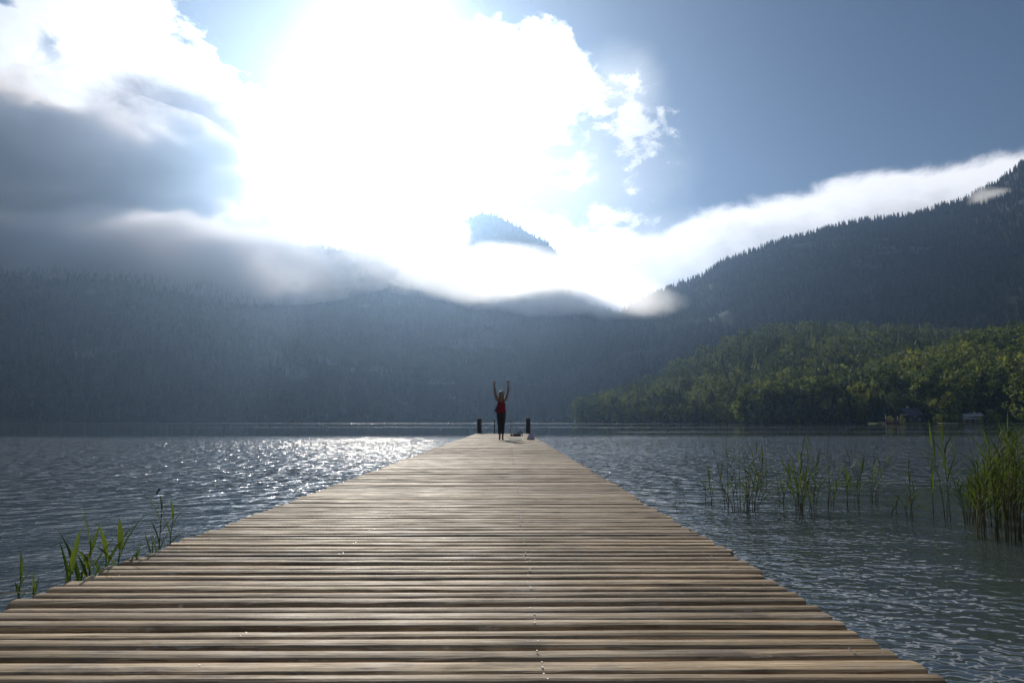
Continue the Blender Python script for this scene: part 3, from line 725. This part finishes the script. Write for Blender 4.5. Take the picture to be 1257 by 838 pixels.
def interp(pts, x):
    return np.interp(x, [p[0] for p in pts], [p[1] for p in pts])
class Slope:
    """ground lofted from a shoreline to a crest and down behind it"""
    def __init__(s, name, crest, base, gam, rough, seed, m, label, nS=200, nT=60, z0=-0.8, back=0.5, drop=0.0):
        xs = np.linspace(crest[0][0], crest[-1][0], nS)
        cyy = interp([(c[0], c[1]) for c in crest], xs); cY = interp([(c[0], c[2]) for c in crest], xs); bY = interp(base, xs)
        C = np.array([tuple(at(x, y, Y)) for x, y, Y in zip(xs, cyy, cY)]); C[:, 2] -= drop
        B = np.array([tuple(at(x, 500, Y)) for x, Y in zip(xs, bY)]); B[:, 2] = z0
        s.C, s.B, s.gam, s.rough, s.seed, s.nS, s.z0 = C, B, gam, rough, seed, nS, z0
        ts = np.concatenate([np.linspace(0, 1, nT), np.linspace(1, 1 + back, 10)[1:]])
        u, t = np.meshgrid(np.arange(nS), ts); V = s.point(u.ravel().astype(float), t.ravel())
        nx = nS; ny = len(ts); i, j = np.meshgrid(np.arange(nx-1), np.arange(ny-1)); b = (j * nx + i).ravel()
        F = np.stack([b, b+1, b+nx+1, b+nx], 1)
        tag(link(name, npmesh(name, V, F, True), m), label, 'terrain', kind='structure')
    def point(s, u, t):
        i = np.clip(np.floor(u).astype(int), 0, s.nS - 2); f = (u - i)[:, None]
        C = s.C[i] * (1 - f) + s.C[i+1] * f; B = s.B[i] * (1 - f) + s.B[i+1] * f
        P = B + (C - B) * t[:, None]
        zc = C[:, 2]; tt = np.clip(t, 0, 1)
        z = s.z0 + (zc - s.z0) * np.where(t <= 1, tt ** s.gam, 1 - (t - 1) * 1.3)
        L = 1 / 260.0
        n = fbm(P[:, 0] * L, P[:, 1] * L, s.seed, 5) + 0.5 * fbm(P[:, 0] * L * 1.2 + P[:, 2] * L * .2, P[:, 1] * L * .25, s.seed + 1, 4)
        P[:, 2] = z + n * s.rough * np.sin(np.pi * np.clip(t, 0, 1)) ** 0.8 * np.minimum(1, zc / 60)
        return P
# templates: arrays of triangles
def spruce_tpl(r, tiers=5, k=6):
    T = []
    for i in range(tiers):
        zt = 0.10 + 0.90 * (i + 1.25) / (tiers + 0.25); zb = 0.08 + 0.90 * i / tiers; rad = 0.19 * (1 - i / tiers) ** 0.85 + 0.012
        for q in range(k):
            a0 = 2 * math.pi * (q + r.random() * .5 + i * .5) / k; a1 = a0 + 2 * math.pi / k * r.uniform(0.75, 1.15); rr = rad * r.uniform(0.7, 1.2)
            T.append([(0, 0, min(1, zt)), (rr * math.cos(a0), rr * math.sin(a0), zb - r.random() * .03), (rr * math.cos(a1), rr * math.sin(a1), zb - r.random() * .03)])
    return np.array(T, dtype=np.float32)
def leafy_tpl(r, clumps=11, per=9, size=0.10, wide=0.34, low=0.12):
    T = []
    for c in range(clumps):
        a = r.random() * 6.28; zz = low + (0.97 - low) * ((c + r.random()) / clumps)
        env = wide * math.sin(math.pi * min(1, max(0.08, (zz - low * .6) / (1.04 - low * .6))) ** 0.75) ** 0.7
        rad = env * math.sqrt(r.uniform(0.25, 1)); cc = np.array([rad * math.cos(a), rad * math.sin(a), zz]); cs = r.uniform(0.07, 0.13)
        for q in range(per):
            n = np.array([r.gauss(0, 1), r.gauss(0, 1), r.gauss(0, 1)]); n /= np.linalg.norm(n)
            p = cc + n * cs * np.array([1, 1, 0.8]); 
            d1 = np.cross(n, [r.gauss(0, 1), r.gauss(0, 1), r.gauss(0, 1)]); d1 /= np.linalg.norm(d1) + 1e-6
            d2 = np.cross(n, d1); d2 = d2 * 0.8 + n * r.uniform(-.5, .5); s_ = size * r.uniform(0.6, 1.2)
            T.append([p + d1 * s_ * .5, p - d1 * s_ * .4 + d2 * s_ * .45, p - d1 * s_ * .3 - d2 * s_ * .5])
    return np.array(T, dtype=np.float32)
rt = random.Random(5)
SPR = [spruce_tpl(rt) for _ in range(5)]
DEC = [leafy_tpl(rt, 20, 13, 0.105, rt.uniform(0.34, 0.46)) for _ in range(7)]
def scatter(name, slope, count, tpls, weights, hrange, umin, umax, tmin, tmax, m, label, cat='forest', crest_extra=0, mask=None, widen=(0.85, 1.2), tint=None):
    u = rng.uniform(umin, umax, count) * (slope.nS - 1.001); t = tmin + (tmax - tmin) * rng.random(count)
    if crest_extra:
        u = np.concatenate([u, rng.uniform(umin, umax, crest_extra) * (slope.nS - 1.001)]); t = np.concatenate([t, rng.normal(0.992, 0.008, crest_extra)])
    P = slope.point(u, t)
    if mask is not None: P = P[mask(P)]
    n = len(P); which = rng.choice(len(tpls), n, p=np.array(weights) / sum(weights)); H = rng.uniform(*hrange, n) * (1 + 0.35 * fbm(P[:, 0] / 60, P[:, 1] / 60, 99, 2))
    W = rng.uniform(*widen, n); ang = rng.uniform(0, 6.283, n); grove = fbm(P[:, 0] / 70, P[:, 1] / 70 , 42, 3)
    tn = np.clip(0.5 + grove * 1.1 + rng.normal(0, 0.22, n), 0, 1)
    Vs, Ts = [], []
    for w, tp in enumerate(tpls):
        ix = np.nonzero(which == w)[0]
        if not len(ix): continue
        c, s_ = np.cos(ang[ix])[:, None, None], np.sin(ang[ix])[:, None, None]; h = H[ix][:, None, None]; ww = W[ix][:, None, None]
        x = tp[None, :, :, 0]; y = tp[None, :, :, 1]; z = tp[None, :, :, 2]
        V = np.stack([(x * c - y * s_) * h * ww, (x * s_ + y * c) * h * ww, z * h], -1) + P[ix][:, None, None, :] - np.array([0, 0, 0.4])
        Vs.append(V.reshape(-1, 3)); Ts.append(np.repeat(tn[ix], tp.shape[0] * 3))
    V = np.concatenate(Vs); F = np.arange(len(V)).reshape(-1, 3)
    me = npmesh(name, V, F, False, {'tint': np.concatenate(Ts)})
    return tag(link(name, me, m), label, cat, kind='stuff')
def foliage_mat(name, a, b, c3, tr=0.35, spec=0.1):
    m = mat(name); at_ = N('ShaderNodeAttribute', attribute_name='tint'); tn = X(at_.outputs['Fac']); ri = geo('Random Per Island')
    c = mixc(smooth(tn, 0.15, 0.6), a, b); c = mixc(smooth(tn, 0.55, 0.95), c, c3)
    v = ri * 0.7 + 0.62
    c = vmath('MULTIPLY', c, xyz(v, v, v))
    t = N('ShaderNodeBsdfTranslucent'); X.link(t.inputs[0], vmath('MULTIPLY', c, (1.25, 1.2, 0.6)))
    out(mixsh(tr, pbsdf(c, 0.7, spec), X(t.outputs[0]))); return m
M_LEAF = foliage_mat('woodland_leaves', (0.070, 0.105, 0.042), (0.140, 0.180, 0.055), (0.26, 0.28, 0.075), 0.40)
M_SPR = foliage_mat('spruce_needles', (0.030, 0.046, 0.034), (0.045, 0.062, 0.040), (0.068, 0.080, 0.042), 0.0, 0.0)

left_m = Slope('far_mountain', [(-700, 250, 1750), (-200, 262, 1750), (0, 285, 1750), (150, 292, 1780), (300, 300, 1900), (430, 308, 2050), (500, 319, 2120), (560, 323, 2150), (600, 338, 2150), (650, 356, 2150), (720, 372, 2150), (800, 400, 2100), (900, 440, 1900), (1000, 480, 1700)],
               [(-700, 700), (0, 820), (250, 960), (450, 1300), (620, 1500), (760, 1500), (1000, 1300)], 1.0, 110, 3, M_MTN, 'dark hazy mountain wall across the lake', 240, 70)
right_m = Slope('ridge_mountain', [(690, 470, 1700), (730, 425, 1750), (770, 378, 1800), (828, 352, 1850), (855, 344, 1850), (886, 323, 1850), (921, 311, 1850), (966, 295, 1850), (1010, 283, 1850), (1054, 273, 1850), (1125, 264, 1850), (1183, 246, 1850), (1227, 223, 1850), (1257, 200, 1850), (1330, 165, 1850), (1500, 130, 1700), (2000, 90, 1300)],
                [(690, 1050), (900, 980), (1257, 800), (1500, 640), (2000, 420)], 0.95, 90, 8, M_MTN, 'steep forested ridge rising to the right', 220, 70)
peak = Slope('distant_peak', [(470, 330, 2480), (540, 296, 2480), (575, 270, 2480), (590, 262, 2480), (604, 264, 2480), (622, 272, 2480), (640, 281, 2480), (660, 293, 2480), (678, 304, 2480), (688, 318, 2480), (696, 350, 2480), (720, 400, 2480), (800, 440, 2480)],
             [(470, 2060), (800, 2260)], 1.0, 60, 21, M_MTN, 'blue distant peak showing through a hole in the clouds', 120, 40)
hill_a = Slope('wooded_hill', [(706, 518.0, 720), (740, 507, 760), (760, 499, 780), (800, 481, 800), (850, 454, 830), (900, 430, 860), (950, 417, 880), (1000, 413, 890), (1060, 416, 890), (1100, 416, 890), (1200, 424, 880), (1300, 424, 860), (1500, 430, 700)],
               [(670, 660), (740, 560), (850, 480), (1000, 420), (1257, 360), (1500, 320)], 0.8, 26, 31, M_FLOOR, 'rounded hill covered in mixed woodland', 160, 40)
hill_b = Slope('near_hill', [(900, 519, 440), (960, 508, 470), (1000, 497, 490), (1060, 482, 520), (1100, 468, 550), (1150, 452, 580), (1200, 432, 600), (1257, 421, 620), (1320, 408, 640), (1500, 390, 600)],
               [(900, 430), (1000, 395), (1100, 362), (1257, 345), (1500, 300)], 0.75, 14, 37, M_FLOOR, 'nearer wooded slope at the right shore', 140, 36)
scatter('far_mountain_forest', left_m, 15000, SPR, [1]*5, (13, 22), 0.10, 0.98, 0.0, 0.995, M_SPR, 'dim spruce forest covering the far mountain wall', crest_extra=500)
rock = lambda P: fbm(P[:, 0] / 210, P[:, 1] / 210 + P[:, 2] / 160, 77, 4) < 0.19
M_RIDGE = foliage_mat('hazed_ridge_needles', (0.050, 0.066, 0.056), (0.066, 0.084, 0.066), (0.085, 0.10, 0.065), 0.0, 0.0)  # spruce needles made paler and bluer: extra haze painted into their colour
scatter('ridge_forest', right_m, 15000, SPR, [1]*5, (11, 20), 0.0, 0.62, 0.0, 0.995, M_RIDGE, 'dark spruce forest on the steep ridge with a toothed skyline', crest_extra=900, mask=rock)
scatter('peak_forest', peak, 2600, SPR, [1]*5, (16, 24), 0.1, 0.95, 0.3, 0.995, M_SPR, 'tiny spruces along the distant peak', crest_extra=220)
M_LEAFA = foliage_mat('hazed_hill_leaves', (0.065, 0.098, 0.060), (0.110, 0.150, 0.078), (0.20, 0.235, 0.09), 0.32)  # leaf greens shifted toward blue, so the hill's haze sits in the colour
scatter('hill_forest', hill_a, 3000, DEC + SPR, [1]*7 + [2.6]*5, (11, 25), 0.0, 0.80, 0.02, 1.02, M_LEAFA, 'mixed woodland covering the rounded hill', crest_extra=120)
scatter('near_hill_forest', hill_b, 800, DEC + SPR[:2], [1]*7 + [.6]*2, (11, 24), 0.02, 0.72, 0.03, 1.02, M_LEAF, 'sunlit broadleaf woodland on the nearer slope', crest_extra=30)

# ------------------------------------------------------------------ the right-hand shore
def shore():
    mg = ground_mat('shore_grass', (0.06, 0.085, 0.02), (0.13, 0.15, 0.04))
    pts = [(1066, 352), (1076, 336), (1100, 334), (1140, 333), (1180, 331), (1215, 330), (1240, 325), (1320, 318), (1400, 310)]
    vs, fs = [], []
    for px, Y in pts:
        x = at(px, 518, Y).x; x2 = at(px, 518, 366).x
        vs += [(x, Y, -0.9), (x, Y + 0.6, 0.42), (x2, 366, 0.75), (x2, 366, -0.9)]
    for k in range(len(pts) - 1):
        a = k * 4; fs += [(a, a+4, a+5, a+1), (a+1, a+5, a+6, a+2), (a+2, a+6, a+7, a+3)]
    tag(MB().add(vs, fs).build('shore', mg), 'grassy strip of shore with houses', 'shore', kind='structure')
shore()
M_BARK = simple('bark', (0.05, 0.042, 0.033), 0.9, 0.1, 6, 0.3)
def tree_template(kind, seed, tint):
    r = random.Random(seed)
    if kind == 'spruce':
        T = np.concatenate([spruce_tpl(r, 9, 9), spruce_tpl(r, 8, 7)])
    else:
        T = leafy_tpl(r, 30, 22, 0.075, r.uniform(0.27, 0.40), 0.10)
    V = T.reshape(-1, 3); me = npmesh('crown', V, np.arange(len(V)).reshape(-1, 3), False, {'tint': np.clip(tint + rng.normal(0, 0.05, len(T)), 0, 1).repeat(3)})
    me.materials.append(M_SPR if kind == 'spruce' else M_LEAF)
    t = MB(); t.tube([(0, 0, -0.03), (0.004, 0, 0.1), (-0.004, 0.003, 0.3), (0.003, 0, 0.62), (0, 0, 0.85)], [0.020, 0.016, 0.012, 0.007, 0.002], 7)
    if kind != 'spruce':
        for k in range(7):
            a = k * 2.4; z = 0.2 + 0.07 * k; t.tube([(0, 0, z), (0.08 * math.cos(a), 0.08 * math.sin(a), z + 0.06), (0.20 * math.cos(a), 0.20 * math.sin(a), z + 0.15)], [0.008, 0.005, 0.002], 5)
    tm = t.mesh('trunk', True); tm.materials.append(M_BARK)
    return me, tm
TPL = {'broad': [tree_template('broad', 10 + k, q) for k, q in enumerate((0.15, 0.35, 0.5, 0.6, 0.75, 0.9, 1.0))], 'spruce': [tree_template('spruce', 50 + k, q) for k, q in enumerate((0.2, 0.5))]}
def tree(px, Y, h, wide, kind, k, label, group=None, z=0.3, name=None, py=518):
    x = at(px, py, Y).x; tp = TPL[kind][k % len(TPL[kind])]
    o = tag(empty(name or ('spruce_tree' if kind == 'spruce' else 'broadleaf_tree'), (x, Y, z), random.random() * 6.28), label, 'tree', group)
    o.scale = (h * wide, h * wide, h)
    link('crown', tp[0], None, o); link('trunk', tp[1], None, o)
    return o
base_a = [(670, 660), (740, 560), (850, 480), (1000, 420), (1257, 360)]
px_ = 712.0; k = 0
while px_ < 1085:
    Y = float(interp(base_a, np.array([px_]))[0]) if px_ < 930 else float(np.interp(px_, [930, 1000, 1100], [428, 392, 360]))
    sp = random.random() < 0.28
    tree(px_, Y - 3 + random.uniform(-3, 3), random.uniform(10.5, 15) * (1.15 if sp else 1.0) * min(1.0, 0.40 + (px_ - 712) / 110), random.uniform(0.85, 1.15) * (0.9 if sp else 1), 'spruce' if sp else 'broad', random.choice((0, 0, 1, 1, 2, 3, 4)),
         'slim dark spruce among the trees at the foot of the wooded hill' if sp else 'rounded broadleaf tree in the row at the water below the wooded hill', 'trees in the row along the far right shore', 0.0)
    px_ += random.uniform(5.0, 9.5); k += 1
px_ = 1080.0
while px_ < 1300:
    sp = random.random() < 0.2
    tree(px_, 363 + random.uniform(-2, 4), random.uniform(11, 16), random.uniform(0.9, 1.2), 'spruce' if sp else 'broad', random.choice((0, 0, 1, 1, 2)),
         'dark spruce rising behind the lakeside houses' if sp else 'dark broadleaf tree standing behind the lakeside houses', 'trees behind the lakeside houses', 0.6)
    px_ += random.uniform(6.0, 10.5)
tree(1166, 353, 15.5, 0.95, 'broad', 6, 'sunlit yellow green tree towering behind the clipped hedge', z=0.7)
tree(1148, 355, 12.0, 0.75, 'broad', 5, 'smaller sunlit tree left of the tall one behind the hedge', z=0.7)
tree(1262, 312, 23.5, 1.0, 'broad', 2, 'large near tree cut by the right frame edge above the reeds', z=0.4)
def bush(px, Y, h, w, k, label):
    x = at(px, 518, Y).x; me = TPL['broad'][k][0]
    o = link('bush', me); o.location = (x, Y, 0.3); o.scale = (w * 1.3, w * 1.3, h * 1.05); o.rotation_euler = (0, 0, px); tag(o, label, 'bush')
bush(1093, 339, 3.6, 3.0, 5, 'small round bush on the terrace between the folded parasols')
bush(1107.5, 339, 3.8, 3.6, 4, 'round bush to the right of the terrace')
bush(1217, 333, 6.6, 7.0, 3, 'big dark round bush right of the pale roofed lake house')
bush(1204, 333, 3.4, 3.4, 6, 'low yellow green bush before the right end of the lake house')
bush(1226, 336, 4.6, 5.0, 4, 'bush at the right end of the lawn')
bush(1152, 336, 4.4, 4.2, 5, 'yellow green bush at the left end of the hedge')
def hedge():
    r = random.Random(4); n = 900; T = []
    for q in range(n):
        p = np.array([r.uniform(-5.4, 5.4), r.uniform(-1.1, 1.1), r.uniform(0.1, 4.2) ** 1.0]); a = np.array([r.gauss(0, 1) for _ in range(3)]); b = np.array([r.gauss(0, 1) for _ in range(3)])
        a /= np.linalg.norm(a); b /= np.linalg.norm(b); T.append([p + a * .35, p - a * .25 + b * .3, p - b * .35])
    V = np.array(T).reshape(-1, 3); me = npmesh('hedge', V, np.arange(len(V)).reshape(-1, 3), False, {'tint': np.full(len(V), 0.2)})
    o = link('hedge', me, M_LEAF); o.location = (at(1167, 518, 340).x, 340, 0.3); tag(o, 'dark clipped hedge along the lawn above the pale landing stage', 'hedge')
hedge()
M_WALL = simple('brown_boards', (0.16, 0.09, 0.055), 0.8, 0.2, 3, 0.25); M_DWALL = simple('dark_boards', (0.045, 0.04, 0.042), 0.85, 0.2, 3, 0.25)
M_ROOF = simple('pale_sheet_roof', (0.40, 0.385, 0.36), 0.7, 0.2, 2, 0.12); M_DROOF = simple('slate_roof', (0.05, 0.054, 0.064), 0.6, 0.4, 2, 0.2)
M_PLAST = simple('light_render', (0.55, 0.52, 0.46), 0.9, 0.2, 3, 0.1)
m = mat('window_glass'); out(pbsdf((0.03, 0.035, 0.04), 0.08, 0.6)); M_GLASS = m
M_TRIM = simple('white_trim', (0.5, 0.49, 0.46), 0.6, 0.3, 5, 0.05)
def slab(pts, th):
    """closed slab under a quad"""
    mb = MB(); v = [Vector(p) for p in pts]; n = (v[1] - v[0]).cross(v[3] - v[0]).normalized() * th
    if n.z > 0: n = -n
    return mb.add(v + [p + n for p in v], [(0, 1, 2, 3), (7, 6, 5, 4), (0, 4, 5, 1), (1, 5, 6, 2), (2, 6, 7, 3), (3, 7, 4, 0)])
def window(par, x0, x1, z0, z1, y):
    f = MB()
    for a in ((x0 - .08, x1 + .08, z1, z1 + .08), (x0 - .08, x1 + .08, z0 - .08, z0), (x0 - .08, x0, z0, z1), (x1, x1 + .08, z0, z1), ((x0+x1)/2 - .03, (x0+x1)/2 + .03, z0, z1)): f.box(a[0], a[1], y - 0.06, y + 0.02, a[2], a[3])
    w = f.build('window', M_TRIM, par); MB().box(x0, x1, y - 0.035, y - 0.015, z0, z1).build('pane', M_GLASS, w)
def lake_house():
    h = tag(empty('lake_house', (at(1195, 518, 341).x, 341, 0.45), R(-12)), 'low brown lake house with pale sheet roofs beside the big round bush', 'house')
    MB().box(-3.6, 4.4, 0, 6, 0, 3.0).build('wall', M_WALL, h)
    rf = slab([(-4.2, -0.7, 3.05), (5.0, -0.7, 3.6), (5.0, 3.2, 5.1), (-3.4, 3.2, 4.5)], 0.18); rf.add(*[(v, f) for v, f in [(slab([(-4.2, 6.8, 3.05), (5.0, 6.8, 3.6), (5.0, 3.2, 5.1), (-3.4, 3.2, 4.5)], 0.18).v, slab([(-4.2, 6.8, 3.05), (5.0, 6.8, 3.6), (5.0, 3.2, 5.1), (-3.4, 3.2, 4.5)], 0.18).f)]][0])
    r_ = rf.build('roof', M_ROOF, h); MB().box(2.2, 2.8, 4.0, 4.6, 4.2, 5.6).build('chimney', M_PLAST, r_)
    slab([(-5.4, -3.0, 2.05), (2.6, -3.0, 2.05), (2.6, 0.02, 2.75), (-5.4, 0.02, 2.75)], 0.14).build('porch_roof', M_ROOF, h)
    for xx in (-5.1, -2.5, 0.0, 2.3): MB().box(xx - .08, xx + .08, -2.8, -2.64, 0, 1.93).build('porch_post', M_TRIM, h)
    window(h, -3.0, -1.8, 0.9, 1.9, 0.0); window(h, 0.8, 2.2, 0.9, 1.9, 0.0)
    d = MB().box(-0.9, 0.1, -0.05, 0.02, 0.02, 2.0).build('door', M_DWALL, h)
lake_house()
def chalet():
    h = tag(empty('chalet', (at(1124, 518, 350).x, 350, 0.6), R(14)), 'dark timber chalet with a steep gable half hidden before the woods', 'house')
    MB().add([(-4.6, 0, 0), (4.6, 0, 0), (4.6, 8, 0), (-4.6, 8, 0), (-4.6, 0, 4.4), (4.6, 0, 4.4), (4.6, 8, 4.4), (-4.6, 8, 4.4), (-4.6, 4, 7.3), (4.6, 4, 7.3)],
             [(0, 1, 5, 4), (2, 3, 7, 6), (1, 2, 6, 9, 5), (3, 0, 4, 8, 7), (4, 5, 9, 8), (6, 7, 8, 9)]).build('wall', M_DWALL, h)
    for nm, pts in (('roof', [(-5.4, -0.9, 3.95), (5.4, -0.9, 3.95), (5.4, 4, 7.5), (-5.4, 4, 7.5)]), ('roof', [(5.4, 8.9, 3.95), (-5.4, 8.9, 3.95), (-5.4, 4.0, 7.5), (5.4, 4.0, 7.5)])):
        r_ = slab(pts, 0.2).build(nm, M_DROOF, h)
    MB().box(0.2, 0.9, 5.0, 5.7, 6.4, 8.6).build('chimney', M_TRIM, h)
    MB().box(-5.5, -5.38, -0.9, 4.0, 4.0, 4.25).build('bargeboard', M_PLAST, h)
    window(h, -3.4, -2.2, 1.0, 2.3, 0.0); window(h, 1.8, 3.2, 1.0, 2.3, 0.0); window(h, -0.7, 0.7, 3.0, 4.0, 0.0)
chalet()
def terrace():
    t = tag(empty('terrace', (at(1094.5, 518, 333).x, 333, 0)), 'reddish brown timber terrace on the water below the folded parasols', 'terrace')
    m2 = simple('red_brown_timber', (0.19, 0.085, 0.06), 0.8, 0.2, 4, 0.3)
    MB().box(-3.6, 3.4, -1.2, 3.2, 0.75, 0.95).build('platform', m2, t)
    for xx in np.linspace(-3.45, 3.25, 6): MB().box(xx - .07, xx + .07, -1.1, -0.96, -0.8, 2.0).build('post', m2, t)
    rl = MB()
    for z in (1.15, 1.4, 1.65, 1.9): rl.box(-3.6, 3.4, -1.245, -1.205 + 0.09, z, z + 0.14)
    rl.build('railing', m2, t)
    MB().box(-3.5, 3.3, -0.9, 3.0, -0.8, 0.74).build('footing', M_DWALL, t)
terrace()
def parasol(px, z0, h, lab):
    p = tag(empty('parasol', (at(px, 518, 335).x, 334.6, z0)), lab, 'parasol', 'folded parasols on the terrace')
    MB().tube([(0, 0, 0.0), (0, 0, h)], 0.035, 8).build('pole', M_TRIM, p)
    MB().tube([(0, 0, h * 0.36), (0, 0, h * 0.42), (0, 0, h * 0.7), (0, 0, h * 0.97)], [0.14, 0.26, 0.18, 0.05], 10).build('canopy', M_TRIM, p, True)
parasol(1087, 0.96, 3.9, 'folded white parasol at the left end of the red brown terrace')
parasol(1101.4, 0.96, 3.2, 'folded white parasol at the right end of the red brown terrace')
def landing():
    t = tag(empty('landing_stage', (at(1166, 518, 327).x, 327, 0)), 'pale landing stage at the waterline below the hedge', 'landing stage')
    MB().box(-3.3, 3.3, -1.2, 4.0, 0.32, 0.58).build('deck', M_PLAST, t)
    for xx in (-3.0, 0.0, 3.0): MB().tube([(xx, -1.0, -0.8), (xx, -1.0, 0.315)], 0.12, 8).build('pile', M_BARK, t)
landing()

# ------------------------------------------------------------------ (air)

def cloud(name, c, r, dens, label, amp=1.4, sc=1/170, edge=2.2, g=0.55, seed=0.0, rot=0.0, col=(1, 1, 1)):
    m = mat(name + '_vapour')
    P = X(N('ShaderNodeTexCoord').outputs['Object']); W = geo('Position')
    ln = X(N('ShaderNodeVectorMath', operation='LENGTH').outputs['Value']); X.link(ln.s.node.inputs[0], P)
    n = (noise(vmath('ADD', vmath('MULTIPLY', W, (1.0, 1.0, 1.5)), (seed * 300, 0, 0)), sc, 5, 0.58) - 0.5) * 2.0
    d = ((1.0 - ln) * edge + n * amp - 0.25)
    d = X.math('MULTIPLY', d.max(0.0).min(1.0), dens)
    v = N('ShaderNodeVolumePrincipled'); v.inputs['Color'].default_value = (*col, 1); v.inputs['Anisotropy'].default_value = g; X.link(v.inputs['Density'], d)
    out(None, X(v.outputs[0]))
    m.cycles.volume_step_rate = 0.8
    bm = bmesh.new(); bmesh.ops.create_icosphere(bm, subdivisions=3, radius=1.0); me = bpy.data.meshes.new(name); bm.to_mesh(me); bm.free()
    o = link(name, me, m); o.location = c; o.scale = r; o.rotation_euler = (0, rot, 0)
    return tag(o, label, 'cloud', 'low clouds along the mountains', 'stuff')
cloud('low_cloud', at(632, 350, 1480), (430, 330, 47), 0.0066, 'bright white cloud filling the saddle below the distant peak', seed=1, g=0.8, sc=1/130, amp=1.2, edge=3.0, rot=0.12)
cloud('low_cloud', at(485, 288, 2150), (270, 330, 105), 0.0055, 'bright white cloud hiding the left flank of the distant peak', seed=2, g=0.8, sc=1/130, amp=1.2, edge=3.0)
cloud('low_cloud', at(90, 321, 1480), (800, 190, 122), 0.030, 'grey cloud bank swallowing the crest of the far mountain', seed=3, g=0.35, col=(0.88, 0.84, 0.83))
cloud('low_cloud', (-2120, 2750, 1050), (1180, 950, 165), 0.045, 'broad dark grey cloud with a shadowed underside high on the left', seed=5, g=0.25, sc=1/300, amp=2.4, edge=2.2, col=(1.0, 0.93, 0.88))
cloud('low_cloud', at(1212, 243, 1700), (75, 60, 26), 0.02, 'small wisp of cloud snagged on the forested ridge', sc=1/60, seed=4, g=0.6)

def build_air():
    m = mat('haze_air'); n = N('ShaderNodeVolumePrincipled')
    n.inputs['Color'].default_value = (0.44, 0.66, 1.0, 1); n.inputs['Density'].default_value = HAZE; n.inputs['Anisotropy'].default_value = 0.77
    out(None, X(n.outputs[0]))
    o = MB().box(-4000, 4000, -420, 5400, -2.0, 830).build('haze', m); tag(o, 'thin pale morning haze filling the valley', 'haze', kind='stuff')
HAZE = 0.000114
build_air()
